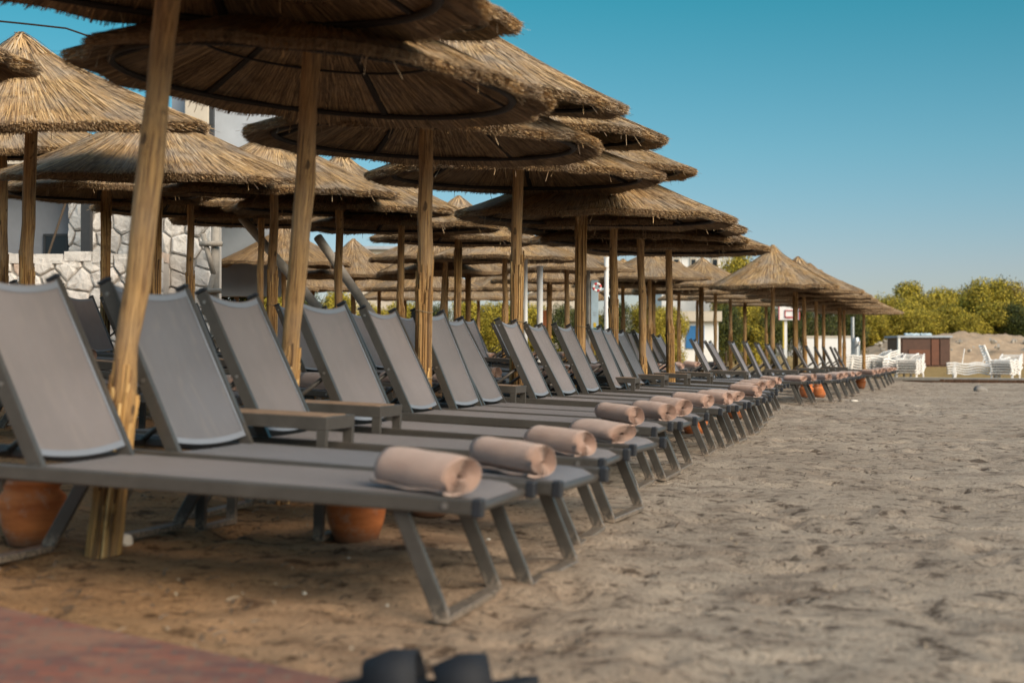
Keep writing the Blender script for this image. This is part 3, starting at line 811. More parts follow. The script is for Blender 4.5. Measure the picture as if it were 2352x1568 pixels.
# background group: apex px, rim py, depth
UB = [(652, 612, 25), (545, 640, 27), (600, 668, 30), (720, 668, 32), (812, 640, 27), (870, 668, 33), (1020, 632, 26), (930, 690, 36), (1098, 690, 38), (1180, 668, 33), (1260, 650, 29),
      (1300, 690, 38), (1360, 640, 30), (1500, 648, 32), (1480, 676, 38), (1560, 668, 37), (1600, 690, 44), (980, 668, 31)]
for i, (px, py, Y) in enumerate(UB):
    x = spot(px, Y); g = float(ground(x, Y)); yf, yb = auto_y(Y, hgt(py, Y), 1.5, 1.2)
    umbrella((x, Y, g), random.uniform(-1, 1), x, Y, yf, yb, 'distant thatched umbrella in the background, %s of its group from left' % nm(sorted(range(len(UB)), key=lambda q: UB[q][0]).index(i)), 'distant thatched umbrellas', 1.2, False, i, hs=.9)

# ------------------------------------------------------------------ clay pots
def pot_mesh():
    mb = MB()
    mb.lathe([(0, 0), (.070, 0), (.085, .01), (.108, .08), (.121, .15), (.122, .17), (.115, .185), (.098, .20), (.096, .212), (.108, .222), (.110, .238), (.102, .243), (.094, .238), (.088, .20), (.10, .16), (.0, .10)], 36)
    return mb.mesh('clay_pot', M['clay'], 0, True)
pm = pot_mesh()
pots = [(75, 5.15, 'largest round terracotta pot under the nearest lounger beside the reed pole'), (818, 5.55, 'terracotta pot half hidden below the middle of the nearest lounger'),
        (985, 6.45, 'small terracotta pot behind the slanted legs of the nearest lounger'), (545, 8.0, 'terracotta pot glimpsed between the second and third backrests'), (710, 9.0, 'terracotta pot glimpsed between the third and fourth backrests'),
        (886, 9.4, 'terracotta pot beside the base of the third pole'), (1300, 11.0, 'terracotta pot behind the legs of the front row near the fourth pole'), (1596, 13.0, 'terracotta pot showing orange under the fifth pole loungers'),
        (1690, 16.5, 'terracotta pot behind the close packed legs mid row'), (1852, 24.5, 'terracotta pot beneath the first far loungers'), (1883, 25, 'right hand terracotta pot of the two beneath the far loungers'), (1976, 32, 'small far terracotta pot under the last loungers')]
for px, Y, lab in pots:
    o = link('clay_pot', pm); o.location = on_ground(px, Y, -.012); o.rotation_euler = (0, 0, random.uniform(0, 6)); tag(o, lab, 'pot', 'terracotta pots under the loungers')

# ------------------------------------------------------------------ stones, shells, litter
def rock_mesh(seed, r=.1, fl=.6):
    rnd = random.Random(seed); bm = bmesh.new(); bmesh.ops.create_icosphere(bm, subdivisions=3, radius=r)
    ax = [Vector((rnd.gauss(0, 1), rnd.gauss(0, 1), rnd.gauss(0, 1))).normalized() for _ in range(7)]
    for v in bm.verts:
        n = v.co.normalized(); k = 1 + sum(.10 * math.sin(3 * n.dot(a) + i) for i, a in enumerate(ax)); v.co = v.co * k; v.co.z *= fl
    me = bpy.data.meshes.new('stone'); bm.to_mesh(me); bm.free(); me.materials.append(M['pebble'])
    me.polygons.foreach_set('use_smooth', [True] * len(me.polygons)); return me
o = link('stone', rock_mesh(4, .16)); o.location = on_ground(2250, 31.5, .03); tag(o, 'rounded grey stone lying alone on the open sand at right', 'stone')
me = rock_mesh(6, .026, .8); me.materials.clear(); me.materials.append(M['shellw'])
o = link('paper_scrap', me); o.location = on_ground(291, 5.15, .02); tag(o, 'crumpled white scrap lying right of the nearest pole foot', 'litter')
me = rock_mesh(8, .010, .5); me.materials.clear(); me.materials.append(M['shellw'])
for px, Y in ((870, 4.9), (903, 4.75), (945, 4.62), (985, 4.6), (890, 4.15), (1120, 5.6), (800, 5.0), (700, 4.3)):
    o = link('shell', me); o.location = on_ground(px, Y, .012); o.scale = (random.uniform(.5, .9),) * 3; o.rotation_euler = (0, 0, random.uniform(0, 6)); tag(o, 'tiny white shell on the sand below the nearest lounger', 'shell', 'white shells near the first lounger legs')
mb = MB(); mb.tube([(-.06, 0, .02), (.03, 0, .02), (.05, 0, .02), (.07, 0, .02)], .02, 10, True, [.02, .02, .010, .009])
o = link('bottle', mb.mesh('bottle', M['shellw'], 0, True)); o.location = on_ground(1962, 23.0); o.rotation_euler = (0, 0, .3); tag(o, 'small white plastic bottle lying on the sand right of the far loungers', 'bottle')

# ------------------------------------------------------------------ navy sandals in the near foreground
def sandal(name):
    root = empty(name, (0, 0, 0))
    def outline(s): return .045 * (math.sin(math.pi * min(1, max(0, s))) ** .45) * (1 - .18 * math.cos(2 * math.pi * s * .9))
    mb = MB(); N = 20; vs = []; L = .28
    for i in range(N + 1):
        s = i / N; w = max(.006, outline(.02 + .96 * s)); x = -L / 2 + L * s; zt = .030 + .010 * (1 - s) + .006 * math.cos(s * 9)
        vs += [(x, -w, .0), (x, w, .0), (x, w * 1.04, zt), (x, -w * 1.04, zt)]
    fs = [(i * 4 + a, i * 4 + (a + 1) % 4, i * 4 + 4 + (a + 1) % 4, i * 4 + 4 + a) for i in range(N) for a in range(4)] + [(3, 2, 1, 0), (N * 4, N * 4 + 1, N * 4 + 2, N * 4 + 3)]
    mb.add(vs, fs); link('sole', mb.mesh('sole', M['navy'], .002, True), root)
    for x0, wd, hh in ((.015, .115, .092),):
        mb = MB(); K = 14; vs = []
        for k in range(K + 1):
            a = math.pi * k / K
            for off in (0, .006):
                for xx in (-.5, 0, .5):
                    sc = 1 - .30 * max(0, xx * 2)
                    vs.append((x0 + xx * wd + .012 * math.sin(a), -(.052 + off) * math.cos(a), .015 + (hh - .015 + off) * math.sin(a) ** .8 * sc))
        fs = []
        for k in range(K):
            o_ = k * 6
            fs += [(o_, o_ + 1, o_ + 7, o_ + 6), (o_ + 1, o_ + 2, o_ + 8, o_ + 7), (o_ + 3, o_ + 9, o_ + 10, o_ + 4), (o_ + 4, o_ + 10, o_ + 11, o_ + 5), (o_, o_ + 6, o_ + 9, o_ + 3), (o_ + 2, o_ + 5, o_ + 11, o_ + 8)]
        mb.add(vs, fs); link('strap', mb.mesh('strap', M['navy'], 0, True), root)
    return root
for i, (px, Y, yaw, lab) in enumerate(((925, 3.02, 172, 'left one of the blurred navy sandals at the bottom edge, its strap arched highest'), (1085, 3.0, 186, 'middle blurred navy sandal at the bottom edge, right of the highest strap'),
                                       (1398, 2.92, 168, 'rightmost blurred navy sandal, only a dark tip above the bottom edge'))):
    o = sandal('sandal'); p = on_ground(px, Y, .035 if i < 2 else -.01); o.location = p; o.rotation_euler = (R(random.uniform(-6, 6)), 0, R(yaw)); tag(o, lab, 'sandal', 'navy sandals')

# ------------------------------------------------------------------ stone building at left
def stone_wall(name, x0, x1, z0, z1, Y, thick=.5, s=.42, seed=1, topwave=0.0):
    """dry stone face built of separate irregular blocks over a dark core"""
    rnd = random.Random(seed); mb = MB()
    core = MB(); core.box(((x0 + x1) / 2, thick / 2 + .05, (z0 + z1) / 2 - .03), (x1 - x0 - .04, thick, z1 - z0 - .06))
    pts0 = []; nxc = int((x1 - x0) / s) + 1; nzc = int((z1 - z0) / (s * .72)) + 1
    for i in range(-1, nxc + 1):
        for j in range(-1, nzc + 1):
            pts0.append((x0 + (i + .5 + (j % 2) * .4 + rnd.uniform(-.34, .34)) * s, z0 + (j + .5 + rnd.uniform(-.30, .30)) * s * .72))
    for (px_, pz_) in pts0:
        poly = [(x0, z0), (x1, z0), (x1, z1), (x0, z1)]
        for (qx, qz) in pts0:
            if (qx, qz) == (px_, pz_) or abs(qx - px_) > 2.6 * s or abs(qz - pz_) > 2.2 * s: continue
            dx, dz = qx - px_, qz - pz_; dl = math.hypot(dx, dz); mx, mz = (px_ + qx) / 2, (pz_ + qz) / 2; gp = .005
            out = []
            for k in range(len(poly)):
                a, b_ = poly[k], poly[(k + 1) % len(poly)]
                da = ((a[0] - mx) * dx + (a[1] - mz) * dz) / dl + gp; db = ((b_[0] - mx) * dx + (b_[1] - mz) * dz) / dl + gp
                if da <= 0: out.append(a)
                if (da < 0) != (db < 0) and da != db:
                    f = da / (da - db); out.append((a[0] + (b_[0] - a[0]) * f, a[1] + (b_[1] - a[1]) * f))
            poly = out
            if len(poly) < 3: break
        if len(poly) < 3: continue
        cx = sum(p[0] for p in poly) / len(poly); cz = sum(p[1] for p in poly) / len(poly)
        pts = []
        for k in range(len(poly)):
            a, b_ = poly[k], poly[(k + 1) % len(poly)]; n = max(1, int(math.hypot(a[0] - b_[0], a[1] - b_[1]) / (.22 * s)))
            for q in range(n):
                f = (q + .0) / n; xx = a[0] + (b_[0] - a[0]) * f; zz = a[1] + (b_[1] - a[1]) * f
                sh = .035 if q == 0 else .0; jj = .05 * s
                pts.append((xx + (cx - xx) * sh + rnd.uniform(-jj, jj) * .5, zz + (cz - zz) * sh + rnd.uniform(-jj, jj) * .5))
        pro = rnd.uniform(-.05, .01); m_ = len(pts)
        r0 = [(p[0], .08, p[1]) for p in pts]
        r1 = [(p[0] + (cx - p[0]) * .02, pro + .022, p[1] + (cz - p[1]) * .02) for p in pts]
        r2 = [(p[0] + (cx - p[0]) * .16, pro - .008 + rnd.gauss(0, .008), p[1] + (cz - p[1]) * .16) for p in pts]
        fs = []
        for k in range(m_):
            k2 = (k + 1) % m_
            fs += [(k, k2, m_ + k2, m_ + k), (m_ + k, m_ + k2, 2 * m_ + k2, 2 * m_ + k), (2 * m_ + k, 2 * m_ + k2, 3 * m_)]
        mb.add(r0 + r1 + r2 + [(cx, pro - .016 + rnd.gauss(0, .012), cz)], fs)
    # top capping stones
    x = x0
    while x < x1 - .05:
        w = min(rnd.uniform(.8, 1.5) * s, x1 - x); mb.box((x + w / 2, thick / 2, z1 + .0 + rnd.uniform(-.02, .03)), (w - .02, thick + .06, .14)); x += w
    root = empty(name, (0, Y, 0)); link('stone_face', mb.mesh('stone_face', M['stone']), root); link('core', core.mesh('core', M['mortar']), root)
    return root
YW = 22.0
def bx(px, Y): return spot(px, Y)
o = stone_wall('stone_wall', bx(-200, 21), bx(372, 21), .4, hgt(592, 21), 21.0, .45, .36, 5); tag(o, 'low white dry stone retaining wall at the left edge behind the umbrellas', 'wall')
o = stone_wall('stone_pillar', bx(372, 21.6), bx(482, 21.6), .4, 3.6, 21.6, .9, .38, 9); tag(o, 'tall white stone pillar with irregular blocks at the right end of the wall', 'pillar')
# building behind
B = empty('grey_building', (bx(200, 23), 23, .4)); bx0 = B.location
def bpart(name, c, size, mat, parent=B, bev=0.0):
    mb = MB(); mb.box(Vector(c) - Vector(bx0), size); return link(name, mb.mesh(name, mat, bev), parent)
xa, xb, xc = bx(-300, 23), bx(148, 23), bx(480, 23)
bpart('stucco_wall', ((xa + xb) / 2, 24.0, 2.6), (xb - xa, .3, 4.6), M['stucco'])
w_ = bpart('window', ((bx(70, 23) + bx(112, 23)) / 2, 23.83, hgt(562, 23)), (.34, .06, .42), M['window'])
mb = MB()
for dx, dz, sx, sz in ((0, .225, .42, .04), (0, -.225, .42, .04), (-.19, 0, .04, .42), (.19, 0, .04, .42)): mb.box((w_.location[0] + ((bx(70, 23) + bx(112, 23)) / 2 - bx0[0]) + dx, 23.815 - bx0[1], hgt(562, 23) + dz - bx0[2]), (sx, .05, sz))
link('window_frame', mb.mesh('window_frame', M['dark']), w_)
o = stone_wall('stone_cladding', xb, xc, .6, 3.7, 23.2, .4, .38, 12); o.parent = B; o.location = Vector((0, 23.2, 0)) - Vector(bx0)
bpart('upper_wall', (bx(505, 25), 25.6, 3.9), (1.9, .4, 4.2), M['stucco_l'])
bpart('chimney', (bx(446, 24.5), 24.9, 4.9), (.42, .5, 1.9), M['beige'], B, .02)
bpart('post', (bx(205, 22.9), 22.75, 2.2), (.15, .15, 3.6), M['dark'])
bpart('post', (bx(474, 24.5), 24.75, 4.6), (.14, .14, 2.4), M['dark'])
bpart('drain_pipe', (bx(368, 21.4), 21.35, 2.0), (.07, .07, 3.4), M['steel'])
bpart('roof_slab', (bx(200, 23), 24.6, 3.95), (6.2, 3.2, .22), M['beige'])
tag(B, 'grey stucco and stone house half hidden behind the thatched umbrellas at left', 'building')
mb = MB(); mb.tube([(0, 0, 0), (.5, 0, 1.1)], .03, 8); o = link('leaning_stick', mb.mesh('leaning_stick', M['bark'])); o.location = (bx(110, 22), 22, hgt(585, 22)); o.scale = (.55, 1, .75); tag(o, 'thin brown stick leaning against the grey house wall', 'stick')
# cable in the sky at top left
mb = MB(); mb.tube([(spot(-60, 20), 20, hgt(42, 20)), (spot(60, 20), 20, hgt(54, 20)), (spot(150, 20), 20, hgt(64, 20)), (spot(700, 20), 20, hgt(255, 20))], .014, 6)
o = link('cable', mb.mesh('cable', M['wire'])); tag(o, 'thin black overhead cable crossing the sky at top left', 'cable')

# log structures
def log(name, a, b_, r, lab, group=None):
    mb = MB(); a = Vector(a); b_ = Vector(b_); n = 8
    mb.tube([(b_ - a) * (k / n) for k in range(n + 1)], r, 12, True, [r * (1 + random.gauss(0, .03)) for _ in range(n + 1)])
    o = link(name, mb.mesh(name, M['greylog'], 0, True)); o.location = a; tag(o, lab, 'timber log', group); return o
Yl = 19.0
log('leaning_log', (spot(800, Yl), Yl, hgt(790, Yl)), (spot(556, Yl + 1), Yl + 1, hgt(500, Yl + 1)), .062, 'grey weathered log leaning left, left one of the two behind the second pole', 'leaning grey logs')
log('leaning_log', (spot(962, Yl), Yl, hgt(880, Yl)), (spot(730, Yl + 1), Yl + 1, hgt(545, Yl + 1)), .066, 'grey weathered log leaning left, right one of the two near the third pole', 'leaning grey logs')
T_ = empty('log_trellis', (spot(492, 21.2), 21.2, .45))
for n_, a, b_, r in (('upright_log', (0, 0, 0), (0.02, 0, 2.5), .065), ('brace', (-.16, -.05, .9), (.0, -.05, 1.5), .04), ('brace', (-.16, -.05, 2.1), (.0, -.05, 1.5), .04), ('rung', (-.2, -.1, 1.25), (.12, -.1, 1.25), .04), ('rung', (-.2, -.1, .55), (.12, -.1, .55), .04), ('rung', (-.2, -.1, 1.95), (.14, -.1, 1.95), .04)):
    mb = MB(); mb.tube([a, b_], r, 10); link(n_, mb.mesh(n_, M['greylog'], 0, True), T_)
tag(T_, 'grey log trellis with short rungs beside the stone pillar', 'trellis')

# ------------------------------------------------------------------ middle background
def simple_thing(name, c, size, mat, lab, cat, group=None, bev=0.0):
    mb = MB(); mb.box((0, 0, size[2] / 2), size); o = link(name, mb.mesh(name, mat, bev)); o.location = c; tag(o, lab, cat, group); return o
def post(name, px, pw, y0, y1, Y, mat, lab, group=None, rnd_=True):
    w = pw / F * Y; z1 = hgt(y0, Y); z0 = hgt(y1, Y); g = float(ground(spot(px, Y), Y)); z0 = min(z0, g)
    root = empty(name, (spot(px, Y), Y, z0))
    mb = MB(); mb.tube([(0, 0, 0), (0, 0, z1 - z0)], w / 2, 14); link('shaft', mb.mesh('shaft', mat, 0, False), root)
    mb = MB(); mb.tube([(0, 0, 0), (0, 0, .03)], w / 2 * 1.15, 14); c = link('cap', mb.mesh('cap', mat), root); c.location = (0, 0, z1 - z0)
    mb = MB(); mb.tube([(0, 0, 0), (0, 0, .04)], w / 2 * 1.12, 14); c = link('collar', mb.mesh('collar', M['steel']), root); c.location = (0, 0, (z1 - z0) * .42)
    tag(root, lab, 'post', group); return root
post('white_post', 1240, 14, 615, 847, 24, M['white'], 'thick white round post between the fourth and fifth poles')
post('white_post', 1207, 10, 585, 820, 23, M['white'], 'narrow white post just right of the fourth pole')
post('white_post', 1393, 11, 594, 786, 25, M['white'], 'white post just left of the sixth pole beside the sign panel')
post('grey_post', 1351, 10, 600, 765, 25.5, M['greylog'], 'grey brown post just right of the fifth pole')
S_ = empty('sign_board', (spot(1366, 25.3), 25.3, hgt(785, 25.3)))
mb = MB(); mb.box((0, 0, .55), (.13, .03, 1.1)); link('panel', mb.mesh('panel', M['bluepale'], .004), S_)
for k, (mt, z, w, h) in enumerate((('steel', .52, .07, .012), ('steel', .48, .05, .012), ('yellow', .30, .05, .08), ('greennet', .22, .06, .05), ('blue', .14, .07, .03))):
    mb = MB(); mb.box((0, -.019, z), (w, .006, h)); link('printed_mark', mb.mesh('printed_mark', M[mt]), S_)
tag(S_, 'narrow pale blue upright sign board with small coloured marks', 'sign')
# striped lifebuoy
L_ = empty('lifebuoy', (spot(1371, 25), 24.95, hgt(660, 25)))
mb = MB(); mb.tube([(.10 * math.cos(a), 0, .10 * math.sin(a)) for a in np.linspace(0, 6.283, 33)], .035, 10, False); link('ring', mb.mesh('ring', M['white'], 0, True), L_)
for q in range(4):
    mb = MB(); mb.tube([(.10 * math.cos(a), 0, .10 * math.sin(a)) for a in np.linspace(q * 1.571, q * 1.571 + .75, 9)], .0375, 10, True); link('red_band', mb.mesh('red_band', M['red'], 0, True), L_)
L_.scale = (.62, .62, .62)
tag(L_, 'red and white lifebuoy hanging above the pale blue sign board', 'lifebuoy')
simple_thing('orange_panel', (spot(1251, 30), 30, hgt(752, 30)), (.12, .05, .36), M['orange'], 'small orange panel right of the thick white post', 'panel')
# hut with blue door
Hh = empty('hut', (spot(1590, 60), 60, .15)); hb = Hh.location
def hpart(par, base, name, px0, px1, py0, py1, Y, dep, mat, dy=0.0):
    x0, x1, z1, z0 = spot(px0, Y), spot(px1, Y), hgt(py0, Y), hgt(py1, Y)
    mb = MB(); mb.box(Vector(((x0 + x1) / 2, Y + dep / 2 + dy, (z0 + z1) / 2)) - Vector(base), (x1 - x0, dep, z1 - z0)); return link(name, mb.mesh(name, mat), par)
hpart(Hh, hb, 'wall', 1556, 1650, 738, 830, 60, 3, M['white'])
d_ = hpart(Hh, hb, 'door', 1575, 1617, 748, 800, 60, .06, M['blue'], -.07)
mb = MB(); mb.box(Vector((spot(1612, 60), 59.90, hgt(776, 60))) - Vector(hb), (.03, .05, .14)); link('handle', mb.mesh('handle', M['steel']), d_)
hpart(Hh, hb, 'roof', 1550, 1656, 715, 738, 60, 3.6, M['beige'], -.3)
tag(Hh, 'small white hut with a bright blue door and flat beige roof', 'hut')
# white house above
Wh = empty('white_house', (spot(1600, 95), 95, .15)); wb = Wh.location
hpart(Wh, wb, 'wall', 1520, 1700, 585, 800, 95, 6, M['white']); hpart(Wh, wb, 'roof', 1510, 1710, 577, 586, 95, 6.6, M['beige'], -.3)
for a_, c_ in ((1545, 1562), (1585, 1600), (1634, 1650)):
    f_ = hpart(Wh, wb, 'window', a_, c_, 592, 618, 95, .1, M['beige'], -.12); hpart(Wh, wb, 'pane', a_ + 3, c_ - 3, 596, 614, 95, .1, M['window'], -.16).parent = f_
tag(Wh, 'white two storey house with small windows rising above the thatched roofs', 'house')
# second house middle
W2 = empty('pale_house', (spot(1280, 80), 80, .15)); w2 = W2.location
hpart(W2, w2, 'wall', 1216, 1325, 612, 800, 80, 6, M['beige']); hpart(W2, w2, 'roof', 1208, 1332, 603, 613, 80, 6.6, M['white'], -.3)
for a_, c_ in ((1228, 1240), (1272, 1296)):
    f_ = hpart(W2, w2, 'window', a_, c_, 618, 634, 80, .1, M['white'], -.12); hpart(W2, w2, 'pane', a_ + 2, c_ - 2, 620, 632, 80, .1, M['window'], -.16).parent = f_
tag(W2, 'pale ochre house with flat white roof seen between the fourth and fifth poles', 'house')
W3 = empty('far_house', (spot(830, 85), 85, .15)); w3 = W3.location
hpart(W3, w3, 'wall', 800, 905, 572, 800, 85, 6, M['beige']); hpart(W3, w3, 'roof', 796, 912, 566, 573, 85, 6.6, M['stucco_l'], -.3)
hpart(W3, w3, 'window', 838, 862, 582, 600, 85, .1, M['window'], -.12)
tag(W3, 'beige house with pale blue roof edge seen between second row umbrellas', 'house')
# basketball hoop
K_ = empty('basketball_hoop', (spot(1805, 52), 52, .1)); kb = K_.location
hpart(K_, kb, 'pole', 1801, 1808, 725, 822, 52, .12, M['white']); hpart(K_, kb, 'pole_pad', 1799, 1801.5, 735, 800, 52, .13, M['yellow'])
bb = hpart(K_, kb, 'backboard', 1787, 1836, 702, 735, 52, .05, M['white'], -.1)
for (a_, b2, c_, e_) in ((1801, 1823, 712, 714), (1801, 1823, 727, 729), (1801, 1803, 712, 729), (1821, 1823, 712, 729), (1787, 1789, 702, 735), (1834, 1836, 702, 735)):
    hpart(K_, kb, 'marking', a_, b2, c_, e_, 52, .02, M['red'], -.14).parent = bb
mb = MB(); cc = Vector((spot(1812, 52), 51.6, hgt(731, 52))) - Vector(kb); mb.tube([cc + Vector((.22 * math.cos(a), .22 * math.sin(a), 0)) for a in np.linspace(0, 6.283, 25)], .012, 6, False); link('rim', mb.mesh('rim', M['red']), K_)
tag(K_, 'basketball hoop with white backboard on a white pole beyond the loungers', 'basketball hoop')
# low white wall and tank
Lw = empty('low_wall', (spot(1905, 50), 50, .1)); lb = Lw.location
hpart(Lw, lb, 'wall', 1850, 1958, 775, 850, 50, .2, M['white']); hpart(Lw, lb, 'coping', 1848, 1960, 771, 775.2, 50, .26, M['beige'], -.03)
tag(Lw, 'low white garden wall behind the last backrests', 'wall')
Tk = empty('water_heater', (spot(1966, 48), 48, .1))
mb = MB(); mb.tube([(0, 0, 0), (0, 0, .08), (0, 0, hgt(780, 48) - .15), (0, 0, hgt(775, 48) - .1)], .13, 16, True, [.12, .14, .14, .11]); link('tank', mb.mesh('tank', M['steel'], 0, False), Tk)
mb = MB(); mb.tube([(-.11, 0, .3), (-.11, 0, hgt(728, 48) - .1)], .06, 12); link('flue', mb.mesh('flue', M['steel']), Tk)
mb = MB(); mb.tube([(-.05, -.14, .9), (.05, -.2, 1.0), (.1, -.14, 1.1)], .02, 8); link('valve', mb.mesh('valve', M['bolt']), Tk)
tag(Tk, 'silver cylindrical tank with upright flue at the end of the white wall', 'tank')
# brown cabin
Cb = empty('brown_cabin', (spot(2125, 75), 75, .15)); cb = Cb.location
hpart(Cb, cb, 'wall', 2066, 2182, 775, 845, 75, 2.4, M['brown'])
for a_, c_, mt in ((2072, 2136, 'brown'), (2139, 2156, 'brown2'), (2159, 2180, 'brown')):
    hpart(Cb, cb, 'wall_panel', a_, c_, 779, 838, 75, .05, M[mt], -.06)
hpart(Cb, cb, 'wall_panel', 2086, 2135, 803, 838, 75, .04, M['brown2'], -.11)
hpart(Cb, cb, 'corner_post', 2062, 2067, 771, 843, 75, .2, M['white'], -.1); hpart(Cb, cb, 'roof', 2060, 2186, 770.5, 775, 75, 2.7, M['stucco_l'], -.15)
tag(Cb, 'dark brown panelled cabin with a light corner post on the dry field', 'cabin')
for px0, px1, lab in ((2078, 2112, 'pale blue rolled sheet on the left of the cabin roof'), (2114, 2140, 'pale blue folded sheet on the right of the cabin roof')):
    mb = MB(); n = 9; x0, x1 = spot(px0, 76), spot(px1, 76); 
    for rr, zz in ((.07, .07),): mb.tube([(x0 - (x0 + x1) / 2 + (x1 - x0) * k / n, .02 * math.sin(k), zz + .015 * math.sin(k * 2)) for k in range(n + 1)], rr, 10)
    o = link('tarpaulin_roll', mb.mesh('tarpaulin_roll', M['bluepale'], 0, True)); o.location = ((x0 + x1) / 2, 76, hgt(770.5, 75) ); tag(o, lab, 'tarpaulin', 'pale blue sheets on the cabin roof')
# kerb
mb = MB(); kx0, kx1 = spot(2085, 42), spot(2600, 38)
n = 24
for k in range(n):
    f0, f1 = k / n, (k + 1) / n; xA = kx0 + (kx1 - kx0) * f0; xB = kx0 + (kx1 - kx0) * f1; yA = 42.5 - 4 * f0; yB = 42.5 - 4 * f1
    z = float(ground(xA, yA)); mb.bar((xA, yA, z + .03), (xB - .01, yB, z + .03), .16, .10 + .02 * random.random(), (0, 1, 0))
Ke = link('kerb', mb.mesh('kerb', M['kerb'], .008)); tag(Ke, 'low dark timber kerb between the sand and the dry field', 'kerb')
mb = MB(); mb.bar((kx0 - .3, 42.9, .04), (kx1, 38.9, .04), .5, .09, (0, 1, 0)); link('concrete_top', mb.mesh('concrete_top', M['kerbtop'], .01), Ke)

# stacked white plastic loungers
def plastic_mesh():
    mb = MB(); N = 30; L = 1.9
    def prof(s):
        return .030 * math.sin(s * 16) * (1 if .1 < s < .9 else .4) + (.20 * (s - .72) / .28 if s > .72 else 0)
    for sy in (-1, 1):
        pts = [(-L / 2 + L * i / N, sy * .30, .22 + prof(i / N)) for i in range(N + 1)]
        for i in range(N): mb.bar(pts[i], pts[i + 1], .035, .045, (0, 1, 0))
    for i in range(1, N, 1):
        p = (-L / 2 + L * i / N, 0, .225 + prof(i / N)); mb.box(p, (.045, .56, .012))
    for x in (-.7, .55):
        for sy in (-1, 1): mb.bar((x, sy * .30, .20), (x - .06, sy * .31, 0), .03, .06, (0, 1, 0))
    return mb.mesh('stacked_lounger', M['white_pl'])
pl = plastic_mesh()
def stack(px, Y, n, yaw, lab, grp, dz=.075, slip=.0):
    b_ = on_ground(px, Y)
    for k in range(n):
        o = link('stacked_lounger', pl); o.location = b_ + Vector((slip * k + random.gauss(0, .01), random.gauss(0, .01), dz * k)); o.rotation_euler = (0, 0, R(yaw + random.gauss(0, .8)))
        o['label'] = 'white plastic lounger, %s up in the %s' % (nm(k), lab); o['category'] = 'sun lounger'; o['group'] = grp
stack(1990, 48.0, 7, 12, 'long left stack of the left white pile', 'white loungers in the left pile', .082, .012)
stack(2052, 46.5, 6, 38, 'middle stack of the left white pile', 'white loungers in the left pile', .080)
stack(2092, 46, 6, 66, 'right stack of the left white pile', 'white loungers in the left pile', .080)
stack(2248, 45, 5, -14, 'long left stack of the right white pile', 'white loungers in the right pile', .078, -.006)
stack(2312, 44.5, 6, 60, 'right stack of the right white pile', 'white loungers in the right pile', .080)
# raised-back white lounger on the right pile
Rl = empty('raised_lounger', on_ground(2262, 46, .50))
mb = MB()
for sy in (-1, 1): mb.bar((-.9, sy * .28, .02), (.9, sy * .28, -.06), .04, .05)
for k in range(16): mb.box((-.85 + k * .075, 0, .02 - k * .0033), (.05, .54, .012))
link('seat', mb.mesh('seat', M['white_pl']), Rl)
mb = MB()
for sy in (-1, 1): mb.bar((.15, sy * .24, 0), (-.10, sy * .24, .62), .04, .05)
for k in range(7): f = (k + .5) / 7; mb.box((.15 - .25 * f, 0, .62 * f), (.02, .46, .07))
link('backrest', mb.mesh('backrest', M['white_pl']), Rl)
mb = MB(); mb.tube([(-.15, -.2, 0), (-.02, -.2, .42)], .015, 6); mb.tube([(-.80, -.2, 0), (-.72, -.2, .5)], .015, 6); link('strut', mb.mesh('strut', M['white_pl']), Rl)
tag(Rl, 'white plastic lounger with raised backrest on top of the right pile', 'sun lounger')

# ------------------------------------------------------------------ earth mounds and vegetation
def mound(name, px0, px1, pyt, Y, dep, mat, seed):
    x0, x1 = spot(px0, Y), spot(px1, Y); H = hgt(pyt, Y); nx_, ny_ = 90, 26; mb = MB(); vs = []
    for j in range(ny_ + 1):
        for i in range(nx_ + 1):
            fx = i / nx_; fy = j / ny_; x = x0 + (x1 - x0) * fx; y = Y - dep / 2 + dep * fy
            e = (math.sin(math.pi * fy) ** .7) * min(1, fx * 7, (1 - fx) * 7)
            z = .10 + (H * (.82 + .36 * float(vnoise(x, y, 5, seed)) + .22 * float(vnoise(x, y, 1.2, seed + 2)) + .10 * float(vnoise(x, y, .4, seed)))) * e
            vs.append((x, y, z))
    mb.add(vs, [(j * (nx_ + 1) + i, j * (nx_ + 1) + i + 1, (j + 1) * (nx_ + 1) + i + 1, (j + 1) * (nx_ + 1) + i) for j in range(ny_) for i in range(nx_)])
    o = link(name, mb.mesh(name, mat, 0, True)); o['kind'] = 'structure'; return o
mound('hill', 1920, 2750, 762, 96, 16, M['rubble'], 5)
rub = [rock_mesh(s, .35, .7) for s in (41, 42, 43)]
mb = MB()
for i in range(420):
    px = random.uniform(2010, 2600); Y = random.uniform(89, 95); x = spot(px, Y)
    h = random.uniform(.1, 1.7); s = random.uniform(.05, .22); m3 = Matrix.Rotation(random.uniform(0, 3), 3, Vector((random.random(), random.random(), random.random())).normalized())
    mb.box((x, Y, h), (s * 1.6, s, s * .7), m3)
o = link('rubble', mb.mesh('rubble', M['kerbtop'])); o['kind'] = 'stuff'; o['label'] = 'pale broken stones scattered over the reddish earth bank'; o['category'] = 'rubble'

